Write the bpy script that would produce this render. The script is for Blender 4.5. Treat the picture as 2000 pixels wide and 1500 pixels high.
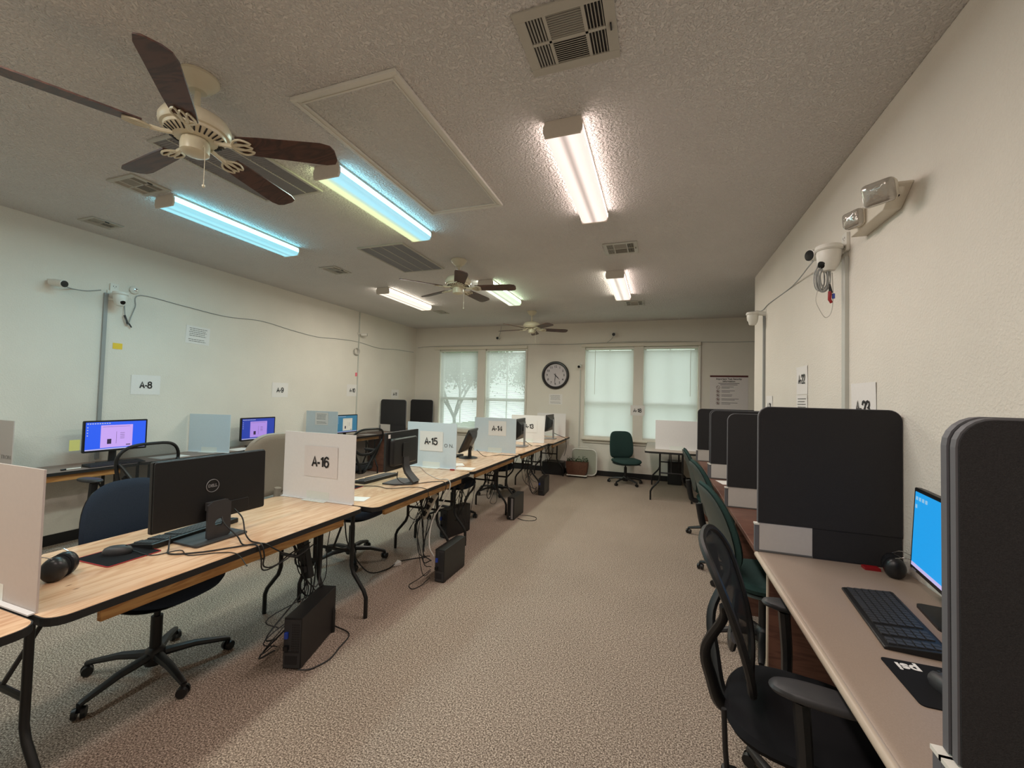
import bpy, bmesh, math, random
from mathutils import Matrix, Vector
random.seed(7)
S = bpy.context.scene
C = S.collection
for o in list(bpy.data.objects): bpy.data.objects.remove(o)
PI = math.pi

# ------------------------------------------------------------------ camera
f_px, yaw, pitch, roll = 812.3, 0.34126, 0.03184, 0.02572
cam = bpy.data.cameras.new('camera'); camo = bpy.data.objects.new('camera', cam); C.objects.link(camo)
cam.sensor_width = 36.0; cam.lens = f_px / 2000 * 36.0; cam.clip_start = 0.05; cam.clip_end = 200
cy, sy, cp, sp, cr, sr = math.cos(yaw), math.sin(yaw), math.cos(pitch), math.sin(pitch), math.cos(roll), math.sin(roll)
fw = Vector((-sy*cp, cy*cp, sp)); rt = Vector((cy, sy, 0)); up = rt.cross(fw)
r2 = cr*rt + sr*up; u2 = -sr*rt + cr*up
camo.matrix_world = Matrix(((r2.x, u2.x, -fw.x, 0), (r2.y, u2.y, -fw.y, 0), (r2.z, u2.z, -fw.z, 1.505), (0, 0, 0, 1)))
S.camera = camo

# ------------------------------------------------------------------ world, exposure
W = bpy.data.worlds.new('world'); S.world = W; W.use_nodes = True
W.node_tree.nodes['Background'].inputs[0].default_value = (0.92, 1.0, 0.985, 1)
W.node_tree.nodes['Background'].inputs[1].default_value = 3.3
S.view_settings.view_transform = 'Standard'; S.view_settings.look = 'None'
S.view_settings.gamma = 1.0; S.view_settings.use_curve_mapping = False
S.view_settings.exposure = 0.0
LENS = 1.15         # glow of the lens face
SIDE = 9.0          # glow of the lens flanks next to the ceiling
TUBE = 26.0         # watts of each fixture's tubes

# ------------------------------------------------------------------ materials
def lin(r, g, b):
    f = lambda v: (v/255/12.92) if v/255 <= 0.04045 else ((v/255+0.055)/1.055)**2.4
    return (f(r), f(g), f(b), 1)
def M(name, rgb, rough=0.6, metal=0.0, spec=0.5, bump=None, var=None, coat=0, alpha=1):
    """bump=(scale,distance)  var=(scale,amount): fine colour mottling"""
    m = bpy.data.materials.new(name); m.use_nodes = True
    nt = m.node_tree; b = nt.nodes['Principled BSDF']
    b.inputs['Base Color'].default_value = lin(*rgb); b.inputs['Roughness'].default_value = rough
    b.inputs['Metallic'].default_value = metal; b.inputs['Specular IOR Level'].default_value = spec
    b.inputs['Coat Weight'].default_value = coat
    b.inputs['Alpha'].default_value = alpha
    tc = nt.nodes.new('ShaderNodeTexCoord')
    if var is None: var = (60, 0.015)
    n = nt.nodes.new('ShaderNodeTexNoise'); n.inputs['Scale'].default_value = var[0]; n.inputs['Detail'].default_value = 3
    nt.links.new(tc.outputs['Object'], n.inputs['Vector'])
    hs = nt.nodes.new('ShaderNodeHueSaturation'); hs.inputs['Color'].default_value = lin(*rgb)
    mr = nt.nodes.new('ShaderNodeMapRange'); mr.inputs['To Min'].default_value = 1-var[1]; mr.inputs['To Max'].default_value = 1+var[1]
    mr.inputs['From Min'].default_value = 0.3; mr.inputs['From Max'].default_value = 0.7
    nt.links.new(n.outputs['Fac'], mr.inputs['Value']); nt.links.new(mr.outputs[0], hs.inputs['Value'])
    nt.links.new(hs.outputs[0], b.inputs['Base Color'])
    if bump:
        n2 = nt.nodes.new('ShaderNodeTexNoise'); n2.inputs['Scale'].default_value = bump[0]; n2.inputs['Detail'].default_value = 3
        bp = nt.nodes.new('ShaderNodeBump'); bp.inputs['Distance'].default_value = bump[1]; bp.inputs['Strength'].default_value = 1
        nt.links.new(tc.outputs['Object'], n2.inputs['Vector']); nt.links.new(n2.outputs['Fac'], bp.inputs['Height'])
        nt.links.new(bp.outputs[0], b.inputs['Normal'])
    return m
def EM(name, rgb, s):
    m = bpy.data.materials.new(name); m.use_nodes = True; b = m.node_tree.nodes['Principled BSDF']
    b.inputs['Base Color'].default_value = (0.02, 0.02, 0.02, 1); b.inputs['Emission Color'].default_value = lin(*rgb); b.inputs['Emission Strength'].default_value = s
    b.inputs['Roughness'].default_value = 0.3
    return m

def wall_mat(name, rgb, sc, dist):
    m = M(name, rgb, 0.85, spec=0.2, var=(2.2, 0.025)); nt = m.node_tree; b = nt.nodes['Principled BSDF']
    tc = nt.nodes.new('ShaderNodeTexCoord')
    n = nt.nodes.new('ShaderNodeTexNoise'); n.inputs['Scale'].default_value = sc; n.inputs['Detail'].default_value = 2.5; n.inputs['Roughness'].default_value = 0.55
    r = nt.nodes.new('ShaderNodeValToRGB'); r.color_ramp.elements[0].position = 0.42; r.color_ramp.elements[1].position = 0.62
    bp = nt.nodes.new('ShaderNodeBump'); bp.inputs['Distance'].default_value = dist; bp.inputs['Strength'].default_value = 0.8
    nt.links.new(tc.outputs['Object'], n.inputs['Vector']); nt.links.new(n.outputs['Fac'], r.inputs[0])
    nt.links.new(r.outputs[0], bp.inputs['Height']); nt.links.new(bp.outputs[0], b.inputs['Normal'])
    return m
m_wall = wall_mat('cream_wall', (227, 221, 210), 85, 0.0012)
m_ceil = wall_mat('ceiling_paint', (226, 222, 219), 58, 0.011)
m_hatch = wall_mat('hatch_panel', (214, 211, 206), 58, 0.008)

def carpet():
    m = bpy.data.materials.new('carpet'); m.use_nodes = True; nt = m.node_tree; b = nt.nodes['Principled BSDF']
    tc = nt.nodes.new('ShaderNodeTexCoord')
    n = nt.nodes.new('ShaderNodeTexNoise'); n.inputs['Scale'].default_value = 140; n.inputs['Detail'].default_value = 6; n.inputs['Roughness'].default_value = 0.8
    r = nt.nodes.new('ShaderNodeValToRGB'); e = r.color_ramp.elements
    e[0].position = 0.39; e[0].color = lin(62, 51, 44); e[1].position = 0.61; e[1].color = lin(234, 216, 198)
    x = r.color_ramp.elements.new(0.5); x.color = lin(150, 133, 119)
    n3 = nt.nodes.new('ShaderNodeTexNoise'); n3.inputs['Scale'].default_value = 1.3; n3.inputs['Detail'].default_value = 3
    hs = nt.nodes.new('ShaderNodeHueSaturation'); mr = nt.nodes.new('ShaderNodeMapRange'); mr.inputs['To Min'].default_value = 0.86; mr.inputs['To Max'].default_value = 1.12
    n2 = nt.nodes.new('ShaderNodeTexNoise'); n2.inputs['Scale'].default_value = 210; n2.inputs['Detail'].default_value = 3
    bp = nt.nodes.new('ShaderNodeBump'); bp.inputs['Distance'].default_value = 0.006; bp.inputs['Strength'].default_value = 0.9
    L = nt.links.new
    for q in (n, n2, n3): L(tc.outputs['Object'], q.inputs['Vector'])
    L(n.outputs['Fac'], r.inputs[0]); L(r.outputs[0], hs.inputs['Color']); L(n3.outputs['Fac'], mr.inputs['Value']); L(mr.outputs[0], hs.inputs['Value'])
    L(hs.outputs[0], b.inputs['Base Color']); L(n2.outputs['Fac'], bp.inputs['Height']); L(bp.outputs[0], b.inputs['Normal'])
    b.inputs['Roughness'].default_value = 0.95; b.inputs['Specular IOR Level'].default_value = 0.1
    return m
m_carpet = carpet()

def wood(name, c1, c2, rough, stretch=(9, 1.1, 9), scale=1.0, knots=True):
    m = bpy.data.materials.new(name); m.use_nodes = True; nt = m.node_tree; b = nt.nodes['Principled BSDF']; L = nt.links.new
    tc = nt.nodes.new('ShaderNodeTexCoord'); mp = nt.nodes.new('ShaderNodeMapping'); mp.inputs['Scale'].default_value = stretch
    n = nt.nodes.new('ShaderNodeTexNoise'); n.inputs['Scale'].default_value = 1.2*scale; n.inputs['Detail'].default_value = 4; n.inputs['Distortion'].default_value = 1.4
    w = nt.nodes.new('ShaderNodeMath'); w.operation = 'MULTIPLY'; w.inputs[1].default_value = 9.0
    fr = nt.nodes.new('ShaderNodeMath'); fr.operation = 'PINGPONG'; fr.inputs[1].default_value = 1.0
    r = nt.nodes.new('ShaderNodeValToRGB'); e = r.color_ramp.elements
    e[0].color = lin(*c1); e[1].color = lin(*c2); e[0].position = 0.05; e[1].position = 0.75
    L(tc.outputs['Object'], mp.inputs[0]); L(mp.outputs[0], n.inputs['Vector']); L(n.outputs['Fac'], w.inputs[0]); L(w.outputs[0], fr.inputs[0]); L(fr.outputs[0], r.inputs[0])
    out = r.outputs[0]
    if knots:
        v = nt.nodes.new('ShaderNodeTexVoronoi'); v.inputs['Scale'].default_value = 5.5
        vm = nt.nodes.new('ShaderNodeMapping'); vm.inputs['Scale'].default_value = (1.6, 0.7, 1)
        kr = nt.nodes.new('ShaderNodeValToRGB'); kr.color_ramp.elements[0].position = 0.035; kr.color_ramp.elements[1].position = 0.06
        kr.color_ramp.elements[0].color = lin(95, 60, 35); kr.color_ramp.elements[1].color = (1, 1, 1, 1)
        mx = nt.nodes.new('ShaderNodeMixRGB'); mx.blend_type = 'MULTIPLY'; mx.inputs[0].default_value = 0.8
        L(tc.outputs['Object'], vm.inputs[0]); L(vm.outputs[0], v.inputs['Vector']); L(v.outputs['Distance'], kr.inputs[0]); L(out, mx.inputs[1]); L(kr.outputs[0], mx.inputs[2]); out = mx.outputs[0]
    L(out, b.inputs['Base Color']); b.inputs['Roughness'].default_value = rough
    return m
m_ply = wood('plywood_top', (208, 164, 128), (228, 190, 156), 0.2)
m_pine = wood('pine_rail', (176, 124, 68), (206, 158, 98), 0.5, stretch=(14, 1.5, 14), knots=False)
m_cherry = wood('cherry_laminate', (92, 60, 50), (112, 76, 62), 0.4, stretch=(2, 12, 12), knots=False)
m_walnut = wood('walnut_blade', (58, 34, 28), (84, 52, 40), 0.45, stretch=(2, 10, 10), knots=False)

m_tan = M('tan_laminate', (156, 137, 122), 0.42, var=(260, 0.07))
m_edge = M('pale_laminate_edge', (190, 174, 156), 0.35)
m_greytop = M('grey_brown_laminate', (138, 118, 108), 0.45, var=(180, 0.08))
m_palegrey = M('pale_grey_laminate', (176, 164, 152), 0.5, var=(200, 0.05))
m_black = M('black_plastic', (22, 22, 23), 0.42, bump=(400, 0.0004))
m_blackgl = M('glossy_black_plastic', (14, 14, 16), 0.2)
m_blackm = M('black_painted_metal', (17, 17, 18), 0.38)
m_blackrub = M('black_edge_rubber', (24, 22, 21), 0.6)
m_dgrey = M('dark_grey_plastic', (52, 52, 54), 0.5)
m_mgrey = M('mid_grey_metal', (120, 120, 118), 0.4, metal=0.6)
m_chrome = M('chrome', (200, 200, 200), 0.15, metal=1)
m_silver = M('silver_plastic', (165, 165, 168), 0.35, metal=0.5)
m_charcoal = M('charcoal_felt', (54, 53, 54), 0.97, spec=0.1, bump=(600, 0.0012), var=(500, 0.18))
m_trim = M('panel_edge_trim', (98, 98, 102), 0.6)
m_strip = M('light_grey_panel', (196, 190, 184), 0.55)
m_navy = M('navy_fabric', (40, 49, 62), 0.92, spec=0.15, bump=(500, 0.0008), var=(300, 0.12))
m_slate = M('slate_fabric', (66, 72, 84), 0.9, spec=0.15, bump=(500, 0.0008))
m_green = M('dark_green_fabric', (46, 66, 63), 0.92, spec=0.15, bump=(500, 0.0008), var=(300, 0.12))
m_shell = M('dark_chair_shell', (74, 80, 76), 0.5, bump=(350, 0.0005))
m_taupe = M('taupe_leather', (150, 139, 126), 0.5, bump=(120, 0.0008))
m_foam = M('white_foam_board', (230, 227, 226), 0.6, spec=0.3)
m_foamb = M('bluish_white_board', (206, 216, 222), 0.55, spec=0.3)
m_foamg = M('grey_white_board', (196, 186, 180), 0.6, spec=0.3)
m_paper = M('white_paper', (232, 228, 224), 0.7, spec=0.2)
m_sleeve = M('clear_sleeve_paper', (226, 219, 217), 0.35)
m_tape = M('pale_tape', (224, 226, 220), 0.3)
m_ink = M('black_ink', (26, 24, 26), 0.6)
m_inkg = M('grey_ink', (98, 96, 96), 0.6)
m_inkl = M('faint_grey_ink', (150, 144, 138), 0.6)
m_maroon = M('maroon_ink', (84, 30, 26), 0.6)
m_white = M('white_plastic', (224, 221, 212), 0.4)
m_cream = M('cream_enamel', (214, 205, 180), 0.35)
m_creamw = M('off_white_paint', (220, 212, 196), 0.5)
m_fixw = M('fixture_enamel', (214, 204, 192), 0.4)
m_cord = M('white_cord', (196, 192, 184), 0.5)
m_cordk = M('black_cord', (20, 19, 20), 0.5)
m_conduit = M('conduit_white', (196, 196, 188), 0.45)
m_conduitg = M('conduit_grey', (150, 152, 150), 0.45)
m_vent = M('vent_enamel', (186, 182, 172), 0.45)
m_ventd = M('duct_dark', (34, 32, 33), 0.8)
m_ventg = M('filter_grey', (150, 150, 152), 0.8, var=(300, 0.1))
m_yellow = M('yellow_note', (236, 200, 62), 0.7)
m_pyel = M('pale_yellow_note', (222, 216, 130), 0.7)
m_pink = M('pink_note', (240, 120, 134), 0.7)
m_red = M('red_stitching', (168, 34, 40), 0.6)
m_redp = M('red_plastic', (150, 24, 30), 0.4)
m_blue = M('blue_plastic', (40, 70, 170), 0.4)
m_padk = M('mousepad_cloth', (30, 30, 32), 0.9, spec=0.1)
m_ear = M('earmuff_vinyl', (24, 24, 26), 0.35)
m_brown = M('woven_brown_pot', (92, 58, 42), 0.8, bump=(90, 0.004), var=(60, 0.2))
m_leaf = M('houseplant_leaf', (58, 78, 50), 0.5)
m_base = M('black_baseboard', (22, 21, 22), 0.45)
m_bronze = M('clock_rim', (30, 25, 24), 0.35)
m_dial = M('clock_dial', (200, 192, 194), 0.6)
m_bark = M('tree_bark', (64, 56, 48), 0.9)
m_tleaf = M('tree_leaf', (70, 92, 60), 0.7)
m_grass = M('outdoor_grass', (88, 104, 66), 0.95)
m_lensclear = M('frosted_lamp_lens', (176, 170, 160), 0.08, metal=.35, coat=1.0, bump=(40, 0.004))
m_vest = M('greenish_clear_panel', (166, 168, 154), 0.3)
m_wframe = M('window_vinyl', (222, 220, 210), 0.4)
m_tubef = M('beige_post', (150, 140, 128), 0.45)

def glass_mat():
    m = bpy.data.materials.new('window_glass'); m.use_nodes = True; nt = m.node_tree; nt.nodes.remove(nt.nodes['Principled BSDF'])
    o = nt.nodes['Material Output']; t = nt.nodes.new('ShaderNodeBsdfTransparent'); g = nt.nodes.new('ShaderNodeBsdfGlossy'); g.inputs['Roughness'].default_value = 0.02
    t.inputs[0].default_value = (0.93, 0.97, 0.95, 1)
    x = nt.nodes.new('ShaderNodeMixShader'); x.inputs[0].default_value = 0.06
    nt.links.new(t.outputs[0], x.inputs[1]); nt.links.new(g.outputs[0], x.inputs[2]); nt.links.new(x.outputs[0], o.inputs[0]); return m
m_glass = glass_mat()
def translucent(name, rgb, fac):
    m = bpy.data.materials.new(name); m.use_nodes = True; nt = m.node_tree; nt.nodes.remove(nt.nodes['Principled BSDF'])
    o = nt.nodes['Material Output']; d = nt.nodes.new('ShaderNodeBsdfDiffuse'); t = nt.nodes.new('ShaderNodeBsdfTranslucent')
    for q in (d, t): q.inputs[0].default_value = lin(*rgb)
    x = nt.nodes.new('ShaderNodeMixShader'); x.inputs[0].default_value = fac
    nt.links.new(d.outputs[0], x.inputs[1]); nt.links.new(t.outputs[0], x.inputs[2]); nt.links.new(x.outputs[0], o.inputs[0]); return m
m_slat = translucent('translucent_slat', (233, 235, 233), 0.42)
def mesh_mat():
    m = bpy.data.materials.new('black_chair_mesh'); m.use_nodes = True; nt = m.node_tree; b = nt.nodes['Principled BSDF']; o = nt.nodes['Material Output']
    b.inputs['Base Color'].default_value = lin(30, 30, 31); b.inputs['Roughness'].default_value = 0.8
    t = nt.nodes.new('ShaderNodeBsdfTransparent'); x = nt.nodes.new('ShaderNodeMixShader'); x.inputs[0].default_value = 0.84
    nt.links.new(t.outputs[0], x.inputs[1]); nt.links.new(b.outputs[0], x.inputs[2]); nt.links.new(x.outputs[0], o.inputs[0]); return m
m_mesh = mesh_mat()

def lens_mat(name, ca, cb, s, core=0.45):
    """lit wraparound lens: two tubes along local Y at x = -.05 and +.05, each with its own colour"""
    m = bpy.data.materials.new(name); m.use_nodes = True; nt = m.node_tree; b = nt.nodes['Principled BSDF']; L = nt.links.new
    tc = nt.nodes.new('ShaderNodeTexCoord'); sx = nt.nodes.new('ShaderNodeSeparateXYZ'); L(tc.outputs['Object'], sx.inputs[0])
    r = nt.nodes.new('ShaderNodeValToRGB'); mr = nt.nodes.new('ShaderNodeMapRange'); mr.inputs['From Min'].default_value = -0.03; mr.inputs['From Max'].default_value = 0.03
    L(sx.outputs['X'], mr.inputs['Value']); L(mr.outputs[0], r.inputs[0]); r.color_ramp.elements[0].color = lin(*ca); r.color_ramp.elements[1].color = lin(*cb)
    ab = nt.nodes.new('ShaderNodeMath'); ab.operation = 'ABSOLUTE'; L(sx.outputs['X'], ab.inputs[0])
    rr = nt.nodes.new('ShaderNodeValToRGB'); rr.color_ramp.interpolation = 'EASE'
    sc = nt.nodes.new('ShaderNodeMath'); sc.operation = 'MULTIPLY'; sc.inputs[1].default_value = 8.0; L(ab.outputs[0], sc.inputs[0]); L(sc.outputs[0], rr.inputs[0])
    e = rr.color_ramp.elements; e[0].position = 0.0; e[0].color = (core, core, core, 1); e[1].position = 0.30; e[1].color = (1, 1, 1, 1)
    k = e.new(0.9); k.color = (0.8, 0.8, 0.8, 1)
    st = nt.nodes.new('ShaderNodeMath'); st.operation = 'MULTIPLY'; st.inputs[1].default_value = s; L(rr.outputs[0], st.inputs[0])
    L(r.outputs[0], b.inputs['Emission Color']); L(st.outputs[0], b.inputs['Emission Strength'])
    b.inputs['Base Color'].default_value = (0.6, 0.6, 0.6, 1); b.inputs['Roughness'].default_value = 0.35
    return m

# ------------------------------------------------------------------ geometry helpers
class G:
    def __init__(s): s.bm = bmesh.new(); s.m = 0
    def _fin(s, faces, mi):
        for f_ in faces: f_.material_index = mi
    def box(s, x0, y0, z0, x1, y1, z1, mi=0, mat=None):
        vs = [Vector((x, y, z)) for x in (x0, x1) for y in (y0, y1) for z in (z0, z1)]
        if mat is not None: vs = [mat @ v for v in vs]
        v = [s.bm.verts.new(p) for p in vs]
        F = [(0, 1, 3, 2), (4, 6, 7, 5), (0, 4, 5, 1), (2, 3, 7, 6), (0, 2, 6, 4), (1, 5, 7, 3)]
        s._fin([s.bm.faces.new([v[i] for i in q]) for q in F], mi); return s
    def bx(s, c, size, rot=None, mi=0):
        m = Matrix.Translation(c) @ (rot.to_4x4() if rot else Matrix())
        a = [q/2 for q in size]; return s.box(-a[0], -a[1], -a[2], a[0], a[1], a[2], mi, m)
    def loft(s, rings, mi=0, cap=True, closed=False):
        R = [[s.bm.verts.new(p) for p in r] for r in rings]; n = len(R[0]); fs = []
        pr = list(zip(R, R[1:] + ([R[0]] if closed else []))) if closed else list(zip(R, R[1:]))
        for a, b in pr:
            for i in range(n): fs.append(s.bm.faces.new((a[i], a[(i+1) % n], b[(i+1) % n], b[i])))
        if cap and not closed:
            fs.append(s.bm.faces.new(R[0][::-1])); fs.append(s.bm.faces.new(R[-1]))
        s._fin(fs, mi); return s
    def tube(s, pts, r, seg=8, mi=0, smooth=0, closed=False, flat=1.0):
        pts = [Vector(p) for p in pts]
        if smooth: pts = cr_spline(pts, smooth, closed)
        n = len(pts); rs = r if isinstance(r, (list, tuple)) else [r]*n
        if len(rs) != n: rs = [rs[0] + (rs[-1]-rs[0])*i/(n-1) for i in range(n)]
        rings = []; prev = None
        for i, p in enumerate(pts):
            if closed: t = (pts[(i+1) % n] - pts[i-1])
            else: t = (pts[min(i+1, n-1)] - pts[max(i-1, 0)])
            if t.length < 1e-9: t = Vector((0, 0, 1))
            t.normalize()
            if prev is None:
                a = Vector((0, 0, 1)) if abs(t.z) < 0.9 else Vector((0, 1, 0)); u = t.cross(a).normalized()
            else: u = (prev - t*prev.dot(t)); u = u.normalized() if u.length > 1e-6 else t.orthogonal().normalized()
            prev = u; v = t.cross(u)
            rings.append([p + u*math.cos(2*PI*k/seg)*rs[i] + v*math.sin(2*PI*k/seg)*rs[i]*flat for k in range(seg)])
        return s.loft(rings, mi, True, closed)
    def cyl(s, p0, p1, r0, r1=None, seg=16, mi=0): return s.tube([p0, p1], [r0, r0 if r1 is None else r1], seg, mi)
    def lathe(s, prof, c=(0, 0, 0), seg=24, mi=0, mat=None):
        rings = []
        for r, z in prof:
            q = [Vector((r*math.cos(2*PI*k/seg), r*math.sin(2*PI*k/seg), z)) for k in range(seg)]
            if mat is not None: q = [mat @ v for v in q]
            rings.append([v + Vector(c) for v in q])
        return s.loft(rings, mi)
    def prism(s, poly, d0, d1, mat=None, mi=0):
        a = [Vector((x, y, d0)) for x, y in poly]; b = [Vector((x, y, d1)) for x, y in poly]
        if mat is not None: a = [mat @ v for v in a]; b = [mat @ v for v in b]
        return s.loft([a, b], mi)
    def pad(s, outline, t, fn=None, mi=0, puff=0.6, core=0.0):
        """cushion: 2-D outline, thickness t, fn maps (u,v,w)->Vector"""
        fn = fn or (lambda u, v, w: Vector((u, v, w))); cx = sum(p[0] for p in outline)/len(outline); cyy = sum(p[1] for p in outline)/len(outline)
        rings = []
        prof = [(0.15, 1), (0.55, 0.97), (0.82, 0.85), (0.95, 0.55), (1.0, 0.0), (0.95, -0.55), (0.82, -0.85), (0.55, -0.97), (0.15, -1)]
        for sc, w in prof:
            w2 = w*t/2*(1 if abs(w) < 0.9 else 1)
            rings.append([fn(cx + (u-cx)*sc, cyy + (v-cyy)*sc, w2) for u, v in outline])
        return s.loft(rings, mi)
    def ob(s, name, mats, parent=None, smooth=True, bevel=0, mw=None, ang=38):
        me = bpy.data.meshes.new(name); bmesh.ops.recalc_face_normals(s.bm, faces=s.bm.faces); s.bm.to_mesh(me); s.bm.free()
        for q in (mats if isinstance(mats, (list, tuple)) else [mats]): me.materials.append(q)
        if smooth and len(me.polygons):
            me.polygons.foreach_set('use_smooth', [True]*len(me.polygons)); me.set_sharp_from_angle(angle=math.radians(ang))
        o = bpy.data.objects.new(name, me); C.objects.link(o)
        if parent: o.parent = parent
        if mw is not None: o.matrix_local = mw
        if bevel:
            b = o.modifiers.new('bevel', 'BEVEL'); b.width = bevel; b.segments = 2; b.limit_method = 'ANGLE'
        return o
def cr_spline(P, k, closed=False):
    n = len(P); out = []
    rng = range(n) if closed else range(n-1)
    for i in rng:
        p0 = P[i-1] if (closed or i > 0) else P[0]*2-P[1]; p1 = P[i]; p2 = P[(i+1) % n]; p3 = P[(i+2) % n] if (closed or i+2 < n) else P[-1]*2-P[-2]
        for j in range(k):
            t = j/k; out.append(0.5*((2*p1) + (p2-p0)*t + (2*p0-5*p1+4*p2-p3)*t*t + (3*p1-p0-3*p2+p3)*t**3))
    if not closed: out.append(P[-1])
    return out
def rrect(w, h, r, n=5, cx=0, cy_=0):
    out = []
    for sx_, sy_, a0 in ((1, 1, 0), (-1, 1, 90), (-1, -1, 180), (1, -1, 270)):
        for i in range(n+1):
            a = math.radians(a0 + 90*i/n); out.append((cx + sx_*(w/2-r) + r*math.cos(a), cy_ + sy_*(h/2-r) + r*math.sin(a)))
    return out
def sq(w, h, e=3.2, n=40, top=None):
    """super-ellipse outline"""
    out = []
    for i in range(n):
        a = 2*PI*i/n; c, s_ = math.cos(a), math.sin(a)
        out.append((math.copysign(abs(c)**(2/e), c)*w/2, math.copysign(abs(s_)**(2/e), s_)*h/2))
    return out
def fr(o, right, upv):
    r = Vector(right).normalized(); u = Vector(upv).normalized(); n = r.cross(u); o = Vector(o)
    return Matrix(((r.x, u.x, n.x, o.x), (r.y, u.y, n.y, o.y), (r.z, u.z, n.z, o.z), (0, 0, 0, 1)))
def tag(o, label, cat, group=None):
    o['label'] = label; o['category'] = cat
    if group: o['group'] = group
    return o
def T(name, label, cat, loc=(0, 0, 0), rz=0.0, group=None, mw=None):
    o = bpy.data.objects.new(name, None); C.objects.link(o); o.empty_display_size = 0.1
    if mw is not None: o.matrix_world = mw
    else: o.location = loc; o.rotation_euler = (0, 0, rz)
    return tag(o, label, cat, group)
def ST(o): o['kind'] = 'structure'; return o
def dup(root, loc=None, rz=None, label=None, group=None, parent=None):
    c = root.copy(); C.objects.link(c)
    if parent is not None: c.parent = parent
    if loc is not None: c.location = loc
    if rz is not None: c.rotation_euler = (0, 0, rz)
    if label: c['label'] = label
    if group: c['group'] = group
    for ch in list(root.children): dup(ch, parent=c)
    return c
def text(s, size, mat, parent, mw=None, bold=0.0, name='lettering', align='CENTER', sx_=1.0):
    cu = bpy.data.curves.new('t', 'FONT'); cu.body = s; cu.size = size; cu.align_x = align; cu.align_y = 'CENTER'; cu.offset = bold; cu.extrude = 0.0003; cu.resolution_u = 3
    o = bpy.data.objects.new('t', cu); C.objects.link(o); dg = bpy.context.evaluated_depsgraph_get(); dg.update()
    me = bpy.data.meshes.new_from_object(o.evaluated_get(dg)); bpy.data.objects.remove(o); bpy.data.curves.remove(cu)
    me.materials.clear(); me.materials.append(mat)
    if sx_ != 1.0:
        for v in me.vertices: v.co.x *= sx_
    q = bpy.data.objects.new(name, me); C.objects.link(q); q.parent = parent
    if mw is not None: q.matrix_local = mw
    return q
GL = {'A': (.66, [[(0, 0), (.30, 1), (.60, 0)], [(.11, .33), (.49, .33)]], 0), '-': (.42, [[(.02, .37), (.32, .37)]], 0), '1': (.46, [[(.04, .74), (.20, .84), (.28, 1), (.28, 0)]], 0),
 '2': (.64, [[(.03, .70), (.08, .92), (.29, 1), (.50, .92), (.55, .73), (.46, .50), (.03, .02), (.58, .02)]], 0), '3': (.64, [[(.03, .76), (.10, .94), (.28, 1), (.49, .92), (.52, .73), (.43, .57), (.25, .53), (.48, .49), (.57, .28), (.49, .07), (.28, 0), (.08, .06), (.02, .24)]], 0),
 '4': (.64, [[(.43, 0), (.43, 1), (.02, .28), (.60, .28)]], 0), '5': (.64, [[(.53, .98), (.13, .98), (.07, .50), (.28, .61), (.49, .55), (.57, .32), (.49, .08), (.27, 0), (.08, .06), (.02, .22)]], 0),
 '6': (.64, [[(.54, .80), (.46, .95), (.30, 1), (.11, .88), (.03, .50), (.07, .15), (.28, 0), (.49, .08), (.56, .32), (.48, .55), (.30, .62), (.12, .52), (.05, .36)]], 0),
 '8': (.64, [[(.29, .54), (.10, .62), (.07, .78), (.12, .94), (.29, 1), (.46, .94), (.51, .78), (.48, .62), (.29, .54), (.09, .46), (.02, .26), (.09, .06), (.29, 0), (.49, .06), (.56, .26), (.49, .46), (.29, .54)]], 0),
 '9': (.64, [[(.05, .20), (.13, .05), (.29, 0), (.48, .12), (.56, .50), (.52, .85), (.31, 1), (.10, .92), (.03, .68), (.11, .45), (.29, .38), (.47, .48), (.54, .64)]], 0),
 '0': (.64, [[(.29, 0), (.10, .10), (.03, .50), (.10, .90), (.29, 1), (.48, .90), (.56, .50), (.48, .10), (.29, 0)]], 0)}
def seat_text(s, size, mat, parent, mw):
    w = sum(GL[c][0] for c in s); x = -w/2+.02; g = G()
    for c in s:
        for st in GL[c][1]:
            g.tube([Vector((x+p[0]-0, p[1]-.5, 0)) for p in st], .098, 8)
        x += GL[c][0]
    for v in g.bm.verts: v.co = Vector((v.co.x*size, v.co.y*size, v.co.z*size*.05))
    return g.ob('lettering', mat, parent, mw=mw, smooth=False)
def tr(x, y, z): return Matrix.Translation((x, y, z))
def kids(o): return [c for c in bpy.data.objects if c.parent == o]

# ================================================================== THE SETTING
H = 3.05; XL, XR, YB, YR, YF = -5.39, 1.08, 8.40, 5.73, -2.6
ST(G().box(XL-.15, YF-.15, -.12, 4.2, YB+.25, 0).ob('floor', m_carpet, smooth=False))
ST(G().box(XL-.15, YF-.15, H, 4.2, YB+.25, H+.12).ob('ceiling', m_ceil, smooth=False))
ST(G().box(XL-.15, YF-.15, 0, XL, YB+.25, H).ob('wall_left', m_wall, smooth=False))
ST(G().box(XR, YF-.15, 0, XR+.14, YR, H).ob('wall_right', m_wall, smooth=False, bevel=0.01))
ST(G().box(XL, YF-.15, 0, XR, YF, H).ob('wall_front', m_wall, smooth=False))
ST(G().box(4.0, YR-.1, 0, 4.2, YB+.25, H).ob('wall_alcove_right', m_wall, smooth=False))
ST(G().box(XR+.14, YR-.14, 0, 4.0, YR, H).ob('wall_alcove_front', m_wall, smooth=False))
WIN = [(-4.76, -3.80), (-3.62, -2.69), (-1.43, -0.48), (-0.30, 0.67)]
ZS, ZT = 0.755, 2.555
g = G(); xs = [XL] + [v for w in WIN for v in w] + [4.0]
g.box(XL, YB, 0, 4.0, YB+.2, ZS); g.box(XL, YB, ZT, 4.0, YB+.2, H)
for a, b in zip(xs[0::2], xs[1::2]): g.box(a, YB, ZS, b, YB+.2, ZT)
ST(g.ob('wall_back', m_wall, smooth=False))
ST(G().box(XL, YF, 0, XL+.014, YB, .1).ob('baseboard_left', m_base, smooth=False))
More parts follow.
